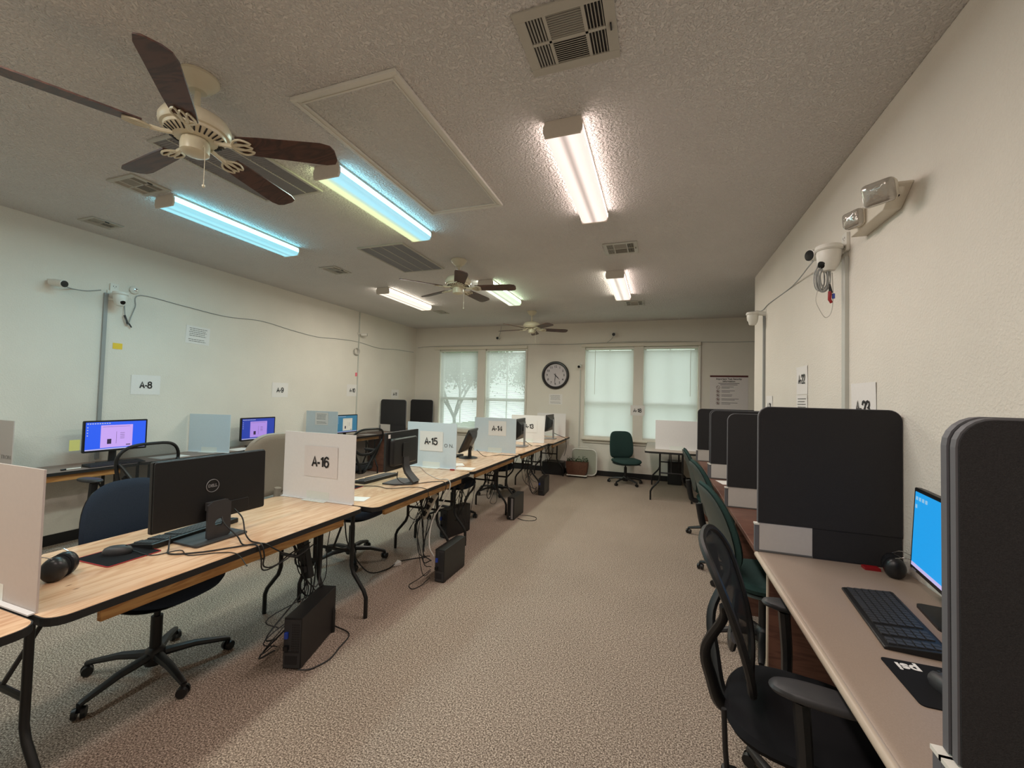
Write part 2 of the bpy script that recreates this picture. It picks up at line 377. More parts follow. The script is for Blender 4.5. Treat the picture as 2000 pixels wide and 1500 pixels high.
ST(G().box(XL, YB-.014, 0, 4.0, YB, .1).ob('baseboard_back', m_base, smooth=False))
ST(G().box(XR-.014, YF, 0, XR, YR+.014, .1).box(XR-.014, YR, 0, 4.0, YR+.014, .1).ob('baseboard_right', m_base, smooth=False))
for i, (a, b) in enumerate(WIN):
    w = G().box(a, YB+.13, ZS, a+.05, YB+.19, ZT).box(b-.05, YB+.13, ZS, b, YB+.19, ZT).box(a+.05, YB+.13, ZS, b-.05, YB+.19, ZS+.05).box(a+.05, YB+.13, ZT-.05, b-.05, YB+.19, ZT) \
        .box(a+.05, YB+.12, 1.42, b-.05, YB+.17, 1.47).ob('window_%d' % (i+1), m_wframe, smooth=False); ST(w)
    G().box(a+.05, YB+.155, ZS+.05, b-.05, YB+.160, ZT-.05).ob('window_pane', m_glass, w, smooth=False)
    G().box((a+b)/2-.012, YB+.150, ZS+.05, (a+b)/2+.012, YB+.168, ZT-.05).ob('muntin', m_wframe, w, smooth=False)
for i, (a, b) in enumerate(((-4.84, -2.62), (-1.47, 0.74))):
    ST(G().box(a, YB-.075, .700, b, YB+.13, .722).box(a+.03, YB-.025, .64, b-.03, YB, .700).ob('trim_%d' % (i+1), m_creamw, smooth=False, bevel=.004))
ST(G().box(XL-6, YB+.3, -.3, 8, YB+16, -.1).ob('ground', m_grass, smooth=False))

# window blinds, hung inside each opening; the left two stand a little open
for i, (a, b) in enumerate(WIN):
    lab = ['white mini blind with leafy shadows in the leftmost window', 'white mini blind in the window just left of the wall clock, tree showing through',
           'closed white mini blind in the window just right of the wall clock', 'closed white mini blind in the window behind the white board at far right'][i]
    t = T('window_blind', lab, 'blind', (0, 0, 0), 0, 'mini blinds in the back windows')
    g = G(); n = 84; tilt = math.radians(41 if i < 2 else 68); sw = .0265
    for k in range(n):
        z = ZS+.03 + k*(ZT-.06-ZS-.03)/n; dy, dz = math.cos(tilt)*sw/2, math.sin(tilt)*sw/2
        v = [g.bm.verts.new(p) for p in ((a+.012, YB+.06-dy, z+dz), (b-.012, YB+.06-dy, z+dz), (b-.012, YB+.06+dy, z-dz), (a+.012, YB+.06+dy, z-dz))]
        g.bm.faces.new(v)
    g.ob('slats', m_slat, t, smooth=False)
    G().box(a+.008, YB+.035, ZT-.045, b-.008, YB+.085, ZT-.005).ob('headrail', m_white, t, smooth=False)
    G().box(a+.012, YB+.048, ZS+.004, b-.012, YB+.072, ZS+.022).ob('bottom_rail', m_white, t, smooth=False)
    if i > 1:
        x = a+.2 if i == 2 else b-.13
        G().cyl((x, YB+.032, ZT-.06), (x, YB+.032, ZT-.95), .004, seg=8).ob('tilt_wand', m_white, t)
for a, b, z, lab in ((-4.88, -2.65, 2.545, 'long off-white valance above the two windows left of the clock'), (-1.50, 0.71, 2.555, 'long off-white valance above the two windows right of the clock')):
    tag(G().box(a, YB-.05, z, b, YB-.001, z+.062).ob('window_valance', m_creamw, smooth=False, bevel=.006), lab, 'valance', 'valances over the window pairs')
for x, lab in ((-2.665, 'pale side track strip at the right edge of the left window pair'), (0.70, 'pale side track strip at the right edge of the right window pair')):
    tag(G().box(x-.012, YB-.03, .76, x+.012, YB-.001, 2.54).ob('side_track', m_white, smooth=False, bevel=.003), lab, 'blind track', 'blind side tracks')

# trees outside the left pair
def tree(x, y, label, seed):
    rnd = random.Random(seed); t = T('garden_tree', label, 'tree', (x, y, -.1), 0, 'trees outside the back windows')
    wd = G(); lf = G()
    def br(p, d, L, r, dep):
        q = p + d*L; mid = (p+q)/2 + Vector((rnd.uniform(-.06, .06), rnd.uniform(-.06, .06), 0))
        wd.tube([p, mid, q], [r, r*.85, r*.7], 6)
        if dep == 0:
            for _ in range(46):
                c = q + Vector([rnd.gauss(0, .24) for _ in range(3)]); s_ = rnd.uniform(.03, .085)
                R = Matrix.Rotation(rnd.uniform(0, 6), 3, Vector((rnd.random(), rnd.random(), rnd.random()+.1)).normalized())
                lf.bm.faces.new([lf.bm.verts.new(c + R @ Vector(v)*s_) for v in ((-1, 0, 0), (0, -.5, .15), (1, 0, 0), (0, .5, .15))])
            return
        for _ in range(4 if dep > 1 else 3):
            a = rnd.uniform(0, 2*PI); sp_ = rnd.uniform(.35, .75)
            nd = (d + Vector((math.cos(a), math.sin(a)*.6, rnd.uniform(-.15, .35)))*sp_).normalized(); br(q, nd, L*rnd.uniform(.62, .85), r*.62, dep-1)
    br(Vector((0, 0, 0)), Vector((rnd.uniform(-.15, .15), 0, 1)).normalized(), 1.0, .07, 4)
    wd.ob('trunk', m_bark, t); f_ = lf.ob('foliage', m_tleaf, t, smooth=False); f_['kind'] = 'stuff'
tree(-5.3, 10.4, 'leafy tree outside, seen through the leftmost window blind', 3)
tree(-3.4, 14.6, 'leafy tree outside, seen through the blind beside the clock', 11)

# ================================================================== CEILING
def fixture(x, y0, y1, ca, cb, s, label, core=.45, lamp=None):
    t = T('fluorescent_light', label, 'ceiling light', (x, y0, 0), 0, 'wraparound fluorescent ceiling lights')
    Ln = y1-y0; w = .108
    prof = [(-w, 2.992), (-w+.012, 2.968), (-w+.03, 2.962), (w-.03, 2.962), (w-.012, 2.968), (w, 2.992), (w-.008, 3.035), (-w+.008, 3.035)]
    g = G(); g.loft([[(px_, .012, pz_) for px_, pz_ in prof], [(px_, Ln-.012, pz_) for px_, pz_ in prof]])
    for f_ in g.bm.faces:
        c_ = f_.calc_center_median(); f_.material_index = 1 if (c_.z > 2.99 and c_.x < 0) else 2 if c_.z > 2.99 else 0
    g.ob('lens', [lens_mat('lit_lens', ca, cb, s*LENS, core), EM('lit_lens_flank', ca, s*SIDE), EM('lit_lens_flank', cb, s*SIDE)], t, smooth=False)
    la = bpy.data.lights.new('tube_lamp', 'AREA'); la.shape = 'RECTANGLE'; la.size = .20; la.size_y = Ln-.04; la.energy = TUBE*s*(lamp if lamp else 1)
    la.color = tuple((x_+y_)/2*.75+.25 for x_, y_ in zip(lin(*ca)[:3], lin(*cb)[:3]))
    lo = bpy.data.objects.new('tube_lamp', la); C.objects.link(lo); lo.parent = t; lo.location = (0, Ln/2, 2.954)
    G().box(-w+.004, 0.0, 3.035, w-.004, Ln, 3.049).ob('mounting_pan', m_fixw, t, smooth=False)
    for a, b in ((-.002, .012), (Ln-.012, Ln+.002)):
        pc = [(-w-.003, 2.985), (-w+.008, 2.957), (w-.008, 2.957), (w+.003, 2.985), (w+.003, 3.02), (w-.014, 3.049), (-w+.014, 3.049), (-w-.003, 3.02)]
        G().loft([[(px_, a, pz_) for px_, pz_ in pc], [(px_, b, pz_) for px_, pz_ in pc]]).ob('end_cap', m_fixw, t, smooth=False)
    return t
WARM = (255, 232, 222); CY = (136, 232, 255); YG = (238, 255, 190); BL = (150, 232, 255); NW = (255, 244, 226); GR = (222, 255, 214)
fixture(-.525, 2.20, 3.41, WARM, WARM, 1.0, 'pinkish white fluorescent light near the big square vent', .4)
fixture(-.522, 5.04, 6.22, NW, WARM, 1.0, 'white fluorescent light nearest the right-hand windows')
fixture(-2.15, 2.18, 3.38, YG, BL, .8, 'fluorescent light half cyan half yellow-green, beside the attic hatch', .8)
fixture(-2.19, 5.01, 6.20, (250, 255, 235), GR, .95, 'greenish white fluorescent light behind the middle ceiling fan')
fixture(-3.76, 2.15, 3.38, CY, CY, .8, 'cyan fluorescent light nearest the left wall', .6)
fixture(-3.81, 5.01, 6.21, NW, NW, 1.0, 'warm white fluorescent light at far left near the wall')

fixture(-.525, -.63, .58, WARM, WARM, 1.0, 'fluorescent light on the right, above and behind the viewer')
fixture(-2.15, -.63, .58, NW, NW, 1.0, 'fluorescent light in the middle, above and behind the viewer')
fixture(-3.78, -.63, .58, NW, CY, 1.0, 'fluorescent light by the left wall, above and behind the viewer')

def fan(x, y, label, off, rodz=2.90):
    t = T('ceiling_fan', label, 'ceiling fan', (x, y, 0), 0, 'five-blade ceiling fans')
    G().lathe([(.02, 3.049), (.088, 3.049), (.09, 3.035), (.078, 3.018), (.06, 2.995), (.045, 2.988), (.038, 2.975), (.02, 2.972)]).ob('canopy', m_cream, t)
    G().cyl((0, 0, 2.98), (0, 0, 2.86), .0135).ob('downrod', m_cream, t)
    G().lathe([(.03, 2.875), (.045, 2.865), (.09, 2.855), (.132, 2.835), (.148, 2.805), (.148, 2.785), (.14, 2.77), (.1, 2.762)], seg=36).ob('motor_housing', m_cream, t)
    g = G().lathe([(.05, 2.768), (.128, 2.768), (.125, 2.755), (.088, 2.735), (.06, 2.733)], seg=36)
    g.ob('vent_ring', m_cream, t)
    g = G()
    for k in range(30):
        a = 2*PI*k/30; d = Vector((math.cos(a), math.sin(a), 0)); g.tube([d*.092 + Vector((0, 0, 2.7335)), d*.122 + Vector((0, 0, 2.7515))], .0035, 4)
    g.ob('vent_slot', m_ventd, t)['kind'] = 'stuff'
    cup = G().lathe([(.05, 2.735), (.056, 2.73), (.062, 2.70), (.06, 2.668), (.045, 2.658), (.004, 2.655)], seg=28).ob('switch_cup', m_cream, t)
    G().tube([(.058, 0, 2.69), (.07, 0, 2.685), (.074, 0, 2.62), (.074, 0, 2.5)], .0016, 5).lathe([(.001, 0), (.007, .006), (.007, .014), (.001, .02)], c=(.074, 0, 2.482), seg=8).ob('pull_chain', m_cream, cup)
    for k in range(5):
        a = math.radians(off + 72*k); R = Matrix.Rotation(a, 4, 'Z') @ tr(0, 0, 2.728) @ Matrix.Rotation(math.radians(-13), 4, 'X')
        pl = [(.20, -.052), (.30, -.060), (.60, -.070), (.645, -.058), (.66, -.03), (.66, .03), (.645, .058), (.60, .070), (.30, .060), (.20, .052)]
        b = G().prism(pl, -.0035, .0035, R).ob('blade', m_walnut, t)
        g = G(); Rp = lambda x_, y_, z_=0: R @ Vector((x_, y_, z_))
        g.tube([Rp(.09, 0, .004), Rp(.13, 0, -.006), Rp(.17, 0, -.008)], [.012, .010, .012], 8)
        for s_ in (-1, 0, 1):
            lp = [(.165, .0), (.19, .022*s_+.014), (.225, .030*s_+.016), (.262, .026*s_), (.225, .030*s_-.016), (.19, .022*s_-.014)]
            g.tube([Rp(u, v, -.009) for u, v in lp], .0055, 6, smooth=3, closed=True)
        g.ob('blade_bracket', m_cream, b)
    return t
fan(-2.175, 1.365, 'nearest ceiling fan, large at upper left with dark walnut blades', 28)
fan(-2.17, 4.20, 'middle ceiling fan hanging beside the slatted return grille', 12)
fan(-2.17, 7.08, 'farthest ceiling fan, closest to the window wall', 28)

# attic hatch
t = T('attic_hatch', 'large rectangular attic hatch with moulded white frame in the ceiling', 'hatch', (-1.525, 2.33, 0))
G().box(-.27, -.67, H-.010, .27, .67, H-.001).ob('panel', m_hatch, t, smooth=False)
g = G()
for inset, w_, d in ((0, .022, .020), (.022, .018, .013), (.040, .010, .017)):
    a, b = .325-inset, .722-inset
    g.box(-a, -b, H-d, a, -b+w_, H-.001).box(-a, b-w_, H-d, a, b, H-.001).box(-a, -b+w_, H-d, -a+w_, b-w_, H-.001).box(a-w_, -b+w_, H-d, a, b-w_, H-.001)
g.ob('frame', m_white, t, smooth=False, bevel=.002)

def register(cx, cy_, w, d, label, mode=6):
    """ceiling supply register, three columns by two rows of louvres"""
    t = T('ceiling_vent', label, 'vent', (cx, cy_, 0), 0, 'supply vents in the ceiling')
    z = H-.004; bw = w*.11; G().box(-w/2+bw*.5, -d/2+bw*.5, H-.003, w/2-bw*.5, d/2-bw*.5, H-.001).ob('duct_opening', m_ventd, t, smooth=False)
    g = G(); g.box(-w/2, -d/2, z-.006, w/2, -d/2+bw, z+.003).box(-w/2, d/2-bw, z-.006, w/2, d/2, z+.003).box(-w/2, -d/2+bw, z-.006, -w/2+bw, d/2-bw, z+.003).box(w/2-bw, -d/2+bw, z-.006, w/2, d/2-bw, z+.003)
    iw, idp = w-2*bw, d-2*bw; c1, c2 = -iw*.25, iw*.25; bar = w*.018
    for c_ in (c1, c2): g.box(c_-bar, -idp/2, z-.005, c_+bar, idp/2, z+.003)
    g.box(-iw/2, -bar, z-.005, iw/2, bar, z+.003); g.ob('frame', m_vent, t, smooth=False, bevel=.0015)
    g = G()
    for row in (0, 1):
        y0, y1 = (-idp/2, -bar) if row == 0 else (bar, idp/2)
        for a, b in ((-iw/2, c1-bar), (c2+bar, iw/2)):
            for k in range(5):
                xx = a + (k+.75)*(b-a)/5.3; g.bx((xx, (y0+y1)/2, z-.001), (.0016, y1-y0, .010), Matrix.Rotation(math.radians(35 if a < 0 else -35), 3, 'Y'))
        n = 11
        for k in range(n):
            yy = y0 + (k+.5)*(y1-y0)/n; g.bx((0, yy, z-.001), (c2-c1-2*bar, .0016, (.011 if row else .007)), Matrix.Rotation(math.radians(-58 if row else 20), 3, 'X'))
    g.ob('louvre', m_vent, t, smooth=False)['kind'] = 'stuff'
    G().box(w/2-bw*.6, -.02, z-.014, w/2-bw*.45, .012, z-.004).ob('damper_lever', m_dgrey, t, smooth=False)
register(-.385, 1.69, .40, .34, 'big square supply vent at the top of the view, nearest the camera')
register(-.39, 4.30, .33, .33, 'supply vent between the two right-hand fluorescent lights')
register(-.395, 6.81, .30, .32, 'supply vent just behind the farthest right-hand fluorescent light')
register(-4.98, 2.34, .23, .24, 'small supply vent close to the left wall, left of the cyan light')
register(-3.87, 4.14, .25, .29, 'small supply vent between the two left-hand fluorescent lights')
register(-3.83, 6.77, .19, .28, 'small supply vent behind the far left fluorescent light')
register(-3.76, 1.98, .30, .26, 'small supply vent partly hidden by a blade of the nearest fan')
def grille(x0, y0, x1, y1, label):
    t = T('return_grille', label, 'air grille', ((x0+x1)/2, (y0+y1)/2, 0), 0, 'large return air grilles'); w, d = x1-x0, y1-y0; z = H
    G().box(-w/2+.02, -d/2+.02, z-.004, w/2-.02, d/2-.02, z-.001).ob('filter', m_ventg, t, smooth=False)
    g = G(); b = .022
    g.box(-w/2, -d/2, z-.014, w/2, -d/2+b, z-.001).box(-w/2, d/2-b, z-.014, w/2, d/2, z-.001).box(-w/2, -d/2+b, z-.014, -w/2+b, d/2-b, z-.001).box(w/2-b, -d/2+b, z-.014, w/2, d/2-b, z-.001)
    for k in (1, 2, 3):
        xx = -w/2 + k*w/4; g.box(xx-.005, -d/2+b, z-.012, xx+.005, d/2-b, z-.004)
    g.ob('frame', m_vent, t, smooth=False, bevel=.0015)
    g = G(); n = 46
    for k in range(n):
        yy = -d/2+b + (k+.5)*(d-2*b)/n; g.bx((0, yy, z-.008), (w-2*b, .0012, .009), Matrix.Rotation(math.radians(40), 3, 'X'))
    g.ob('louvre', m_ventg, t, smooth=False)['kind'] = 'stuff'
grille(-3.03, 1.62, -2.45, 2.46, 'slatted return grille above the nearest ceiling fan')
grille(-3.05, 3.55, -2.48, 4.43, 'slatted return grille left of the middle ceiling fan')

# ================================================================== TABLES
def folding_table(name, x0, x1, y0, y1, zt, label, mt, group, apron=True, feet=True, rnear=True, legY=(.14, .14), trim=m_blackrub):
    cx, cyy = (x0+x1)/2, (y0+y1)/2; w, d = x1-x0, y1-y0
    t = T(name, label, 'table', (cx, cyy, 0), 0, group); r = .055
    G().prism(rrect(w-.008, d-.008, r), zt-.018, zt, None).ob('tabletop', mt, t, smooth=False)
    ol = rrect(w, d, r+.003); il = rrect(w-.010, d-.010, r)
    g = G(); g.loft([[(p[0], p[1], zt-.001) for p in ol], [(p[0], p[1], zt-.028) for p in ol], [(p[0], p[1], zt-.028) for p in il], [(p[0], p[1], zt-.001) for p in il]], closed=True)
    g.ob('edge_trim', trim, t, smooth=False)
    if apron:
        for s_ in (-1, 1):
            G().box(s_*(w/2-.05)-.012, -d/2+.15, zt-.085, s_*(w/2-.05)+.012, d/2-.15, zt-.028).ob('apron', m_pine, t, smooth=False, bevel=.003)
    for e, ly in ((-1, legY[0]), (1, legY[1])):
        er = e if ly > .09 else -e; er = 1 if (e < 0) else -1
        yy = e*(d/2-ly); zt2 = zt-.03
        for s_ in (-1, 1):
            ux = min(.16, w*.21); fx = min(.29, w*.39)
            G().tube([(s_*ux, yy, zt2), (s_*ux, yy, .33), (s_*(ux+.02), yy, .28), (s_*(fx-.02), yy, .175), (s_*fx, yy, .13), (s_*fx, yy, .0)], .0135, 10).ob('leg', m_blackm, t)
        G().cyl((-ux, yy, .42), (ux, yy, .42), .011, seg=8).box(-w/2+.06, yy-.012, zt-.045, w/2-.06, yy+.012, zt-.02).ob('crossbar', m_blackm, t)
        G().tube([(0, yy, .42), (0, yy+er*.10, .60), (0, yy+er*.30, zt-.03)], .008, 6).tube([(.05, yy+er*.30, zt-.03), (-.05, yy+er*.30, zt-.03)], .008, 6).ob('brace', m_blackm, t)
    return t
ROW = 'plywood folding tables in the long middle row'
tb = folding_table('folding_table', -2.60, -1.84, -.75, .775, .75, 'plywood folding table at the bottom left corner, mostly outside the view', m_ply, ROW)
ys = [(-2.59, -1.83, .79, 2.305), (-2.51, -1.75, 2.315, 3.80), (-2.50, -1.74, 3.81, 5.295), (-2.47, -1.73, 5.305, 6.775), (-2.40, -1.66, 6.785, 8.20)]
labs = ['plywood folding table nearest the camera, under the ear defenders and the big black monitor', 'plywood folding table between the A-16 and A-15 boards', 'plywood folding table between the A-15 and A-14 boards',
        'plywood folding table behind the A-14 board, second from the window wall', 'plywood folding table at the far end by the window wall']
tables = []
for (x0, x1, y0, y1), lab in zip(ys, labs):
    tables.append(folding_table('folding_table', x0, x1, y0, y1, .75, lab, m_ply, ROW, legY=(.045, (.155, .28, .25, .25, .2)[len(tables)])))
folding_table('folding_table', -.20, .56, 6.60, 8.10, .75, 'pale grey folding table under the right-hand windows', m_palegrey, None, apron=False)
LW = 'narrow tables along the left wall'
for y0, y1, lab in ((.95, 2.73, 'narrow grey-brown table along the left wall, left of the A-8 place'), (2.74, 3.85, 'narrow grey-brown table along the left wall under the A-8 sheet'), (3.86, 5.60, 'narrow grey-brown table along the left wall under the A-9 sheet'), (5.61, 6.70, 'short narrow table along the left wall under the A-10 sheet')):
    folding_table('seminar_table', -5.37, -4.91, y0, y1, .75, lab, m_greytop, LW)

# corner desk with dark carrel panels
t = T('corner_desk', 'grey-brown desk with shelf in the back left corner', 'desk', (-5.06, 7.62, 0))
G().box(-.31, -.88, .72, .28, .74, .75).ob('desktop', m_greytop, t, smooth=False, bevel=.004)
G().box(-.29, -.86, .60, .24, .70, .615).ob('shelf', m_cherry, t, smooth=False)
for y_ in (-.86, .70): G().box(-.29, y_, 0, .24, y_+.025, .72).ob('side_panel', m_cherry, t, smooth=False)

# right-hand counters
t = T('counter_desk', 'tan laminate counter desk along the right wall nearest the camera', 'desk', (.78, 1.2, 0))
g = G(); prof = [(-.30, .728), (-.297, .742), (-.289, .750), (-.270, .7505), (.295, .7505), (.295, .722), (-.289, .722)]
g.loft([[(x, -1.9, z) for x, z in prof], [(x, 1.255, z) for x, z in prof]]); g.ob('countertop', m_tan, t, ang=60)
G().tube([(-.2985, -1.9, .737), (-.2985, 1.255, .737)], .0135, 12, flat=1.0).ob('edge_nosing', m_edge, t)
G().box(-.25, 1.235, .0, .295, 1.26, .722).ob('side_panel', m_cherry, t, smooth=False); G().box(-.256, 1.235, .0, -.25, 1.26, .722).ob('panel_edge', m_edge, t, smooth=False)
G().box(.275, -1.8, .35, .293, 1.23, .72).ob('modesty_panel', m_cherry, t, smooth=False)
t = T('counter_desk', 'cherry brown laminate counter desk behind the large dark divider', 'desk', (.78, 4.2, 0))
G().box(-.30, -1.735, .722, .295, 1.70, .7505).ob('countertop', m_cherry, t, smooth=False, bevel=.004)
for y_ in (-.79, .40, 1.64): G().box(-.25, y_, 0, .29, y_+.025, .722).ob('side_panel', m_cherry, t, smooth=False)

# ---- divider screens of the carrels
def divider(y, x0, x1, zt, label, cut=.4, th=.028, zb=.752, rr=.05, left=False):
    t = T('desk_divider', label, 'desk divider', ((x0+x1)/2, y, 0), 0, 'charcoal desk dividers'); w = x1-x0; zc = zb+.145
    Mt = Matrix(((1, 0, 0, 0), (0, 0, 1, 0), (0, 1, 0, 0), (0, 0, 0, 1)))
    def shape(r, grow=0):
        pts = [(-w/2-grow, zc), (w/2+grow, zc)]
        for sx_, a0 in ((1, 0), (-1, 90)):
            for i in range(7):
                a = math.radians(a0+90*i/6); pts.append((sx_*(w/2-r) + (r+grow)*math.cos(a), zt-r + (r+grow)*math.sin(a)))
        return pts
    G().prism(shape(rr), -th/2, th/2, Mt).ob('felt_board', m_charcoal, t, smooth=False)
    G().prism(shape(rr, .0035), -th/2+.004, th/2-.004, Mt).ob('edge_piping', m_trim, t, smooth=False)
    xm = -w/2 + w*cut
    G().box(-w/2+.004, -.011, zb, xm, .011, zc).ob('light_panel', m_strip, t, smooth=False, bevel=.003)
    G().box(xm+.001, -.010, zb, w/2, .010, zc).ob('lower_board', m_charcoal, t, smooth=False)
    G().box(-w/2, -.016, zb, xm, .016, zb+.008).ob('foot_rail', m_mgrey, t, smooth=False)
    G().box(-w/2-.016, -.012, zb-.0, -w/2+.002, .012, zc-.012).ob('clamp_post', m_trim, t, smooth=False)
    G().box(-w/2-.018, -.016, zc-.012, -w/2+.004, .016, zc-.004).ob('clamp_cap', m_white, t, smooth=False)
    return t
divider(2.47, .487, 1.075, 1.487, 'large dark charcoal divider in the middle of the right-hand counter')
divider(.955, .492, 1.075, 1.487, 'dark charcoal divider at the right edge of the view, nearest the camera', th=.022)
divider(.980, .492, 1.070, 1.488, 'second charcoal divider standing just behind the nearest one at the right edge', th=.024)
divider(3.41, .475, 1.07, 1.425, 'charcoal divider directly behind the large middle one')
divider(4.60, .490, 1.08, 1.423, 'charcoal divider third from the corner, with its twin behind')
divider(4.66, .485, 1.08, 1.428, 'twin charcoal divider standing just behind its pair')
divider(5.87, .470, 1.16, 1.418, 'farthest charcoal divider, past the wall corner by the poster')
divider(7.10, -5.33, -4.74, 1.395, 'charcoal divider in the left corner, the nearer of two, under the A-11 sheet')
divider(8.22, -5.36, -4.79, 1.395, 'charcoal divider in the left corner, standing against the window wall')

# ---- white boards on the tables
def board(cx, y, w, h, label, mat, rz=0.0, group='white foam boards on the middle tables', tape=True, thick=.006, lean=0.0):
    t = T('privacy_board', label, 'privacy board', (cx, y, .7505), rz, group)
    R = Matrix.Rotation(lean, 4, 'X')
    G().box(-w/2, -thick/2, 0.0, w/2, thick/2, h, mat=R).ob('panel', mat, t, smooth=False)
    if tape:
        G().box(-.095, -.052, .0003, .105, -thick/2, .0028).box(-.095, -thick/2-.001, .0, .105, -thick/2-.0002, .06).ob('tape', m_tape, t, smooth=False)
        G().box(-w/2, -.022, .0, w/2, -thick/2-.0012, .005).ob('foot_strip', m_foam, t, smooth=False)
    return t
b16 = board(-2.255, 2.325, .63, .468, 'white board with the A-16 sign standing across the nearest table', m_foam, .0)
b15 = board(-2.243, 3.845, .575, .468, 'bluish white board with the A-15 sign and faint brand letters', m_foamb, .03)
b14 = board(-2.115, 5.31, .61, .465, 'bluish white board with the A-14 sign behind the tilted monitor', m_foamb)
b13 = board(-2.11, 6.80, .59, .455, 'white board with the A-13 sign, partly behind a silver monitor stand', m_foam)
b12 = board(-2.05, 8.20, .59, .452, 'white board at the far end of the middle row, against the window wall', m_foam)
b17 = board(-2.24, .80, .62, .472, 'white board at the left edge of the view, closest to the camera', m_foamg)
board(.253, 6.98, .61, .455, 'blank white board on the pale grey table under the right windows', m_foam, 0, None)
board(-5.115, 3.535, .53, .455, 'bluish white board beside the A-8 monitor on the left wall table', m_foamb, .25, 'boards on the left wall tables')
bL2 = board(-5.07, 5.26, .58, .455, 'bluish white board with a printed notice beside the A-10 monitor', m_foamb, .10, 'boards on the left wall tables')
bL0 = board(-5.14, 1.84, .44, .458, 'greyish board with TRON lettering at the far left edge of the view', m_foamg, .0, 'boards on the left wall tables')
text('TRON', .045, m_inkl, bL0, fr((.13, -.0045, .16), (1, 0, 0), (0, 0, 1)), .0, sx_=1.2)
text('. O N.', .052, m_inkg, b15, fr((.19, -.0045, .235), (1, 0, 0), (0, 0, 1)), .0)

# ---- signs
def sheet(mw, w, h, label, s=None, ts=.085, group='printed seat number sheets', mat=None, lines=0, dy=0.0, name='paper_sign', cat='sign', curl=True, bold=.0035, sx_=.93):
    t = T(name, label, cat, mw=mw, group=group)
    g = G(); n = 8
    rows = [[Vector((-w/2 + w*i/n, -h/2 + h*j/4, .0015 + (.006*abs(i/n-.5)**2*4*(j/4-.3)**2 if curl else 0))) for i in range(n+1)] for j in range(5)]
    V = [[g.bm.verts.new(p) for p in r] for r in rows]; V2 = [[g.bm.verts.new(p-Vector((0, 0, .0006))) for p in r] for r in rows]
    for j in range(4):
        for i in range(n):
            g.bm.faces.new((V[j][i], V[j][i+1], V[j+1][i+1], V[j+1][i])); g.bm.faces.new((V2[j][i], V2[j+1][i], V2[j+1][i+1], V2[j][i+1]))
    g.ob('paper', mat or m_paper, t)
    if s: seat_text(s, ts*.80, m_ink, t, tr(0, dy, .0052))
    if lines:
        rnd = random.Random(len(label)); g = G(); k = 0
        for li in range(lines):
            if li == lines*2//3 and lines > 4: continue
            y_ = h*.36 - li*h*.72/(lines-1) if lines > 1 else 0; x = -w*.40 + rnd.uniform(0, .05)*w; xe = w*(.40 - rnd.uniform(0, .12)); 
            while x < xe:
                l_ = rnd.uniform(.05, .13)*w; g.box(x, y_-h*.012, .0042, min(x+l_, xe), y_+h*.014, .0046); x += l_+.02*w
        g.ob('print_lines', m_inkg, t, smooth=False)
    return t
Lw = lambda y, z, tilt=0: fr((XL+.001, y, z), (0, math.cos(tilt), math.sin(tilt)), (0, -math.sin(tilt), math.cos(tilt)))
Bw = lambda x, z: fr((x, YB-.001, z), (1, 0, 0), (0, 0, 1))
Rw = lambda y, z: fr((XR-.001, y, z), (0, -1, 0), (0, 0, 1))
sheet(Lw(3.0, 1.537), .28, .216, 'white sheet reading A-8 on the left wall', 'A-8')
sheet(Lw(4.74, 1.525), .28, .216, 'white sheet reading A-9 on the left wall', 'A-9')
sheet(Lw(6.30, 1.557), .28, .216, 'white sheet reading A-10 on the left wall', 'A-10')
sheet(Lw(7.63, 1.51), .26, .19, 'white sheet reading A-11 above the corner divider', 'A-11')
sheet(Lw(3.525, 2.168, -.03), .28, .216, 'white sheet with printed notice text high on the left wall', None, lines=8, group='printed notices', name='notice', cat='notice')
sheet(Bw(-.397, 1.312), .26, .195, 'white sheet reading A-18 between the right-hand windows', 'A-18')
sheet(Bw(-2.018, 1.487), .28, .216, 'white sheet with printed notice text below the wall clock', None, lines=8, group='printed notices', name='notice', cat='notice')
sheet(Rw(2.86, 1.512), .30, .25, 'white sheet reading A-23 on the right wall above the large divider', 'A-23', ts=.09, dy=-.015)
sheet(Rw(3.925, 1.70), .27, .225, 'white sheet reading A-22 on the right wall', 'A-22', dy=.01)
sheet(Rw(3.925, 1.475), .27, .215, 'white notice with lines of print directly below the A-22 sheet', None, lines=8, group='printed notices', name='notice', cat='notice')
sheet(Rw(4.97, 1.48), .25, .215, 'white sheet reading A-21 on the right wall beside the conduit', 'A-21', ts=.08)
def on(b, x, z): return b.matrix_basis @ fr((x, -.0045, z), (1, 0, 0), (0, 0, 1))
for b, x, z, w, h, lab, s, mt in ((b16, .025, .268, .295, .215, 'sheet reading A-16 taped to the nearest white board', 'A-16', m_sleeve), (b15, .0, .275, .27, .205, 'creased sheet reading A-15 taped to the bluish board', 'A-15', m_paper),
                                 (b14, .035, .325, .26, .20, 'sheet reading A-14 taped to a board behind the tilted monitor', 'A-14', m_paper), (b13, .03, .27, .27, .21, 'sheet reading A-13, its last digit showing beside the silver stand', 'A-13', m_foam)):
    sheet(on(b, x, z), w, h, lab, s, mat=mt)
sheet(on(bL2, .0, .335), .24, .20, 'white printed notice taped to the board beside the A-10 monitor', None, lines=8, group='printed notices', name='notice', cat='notice')

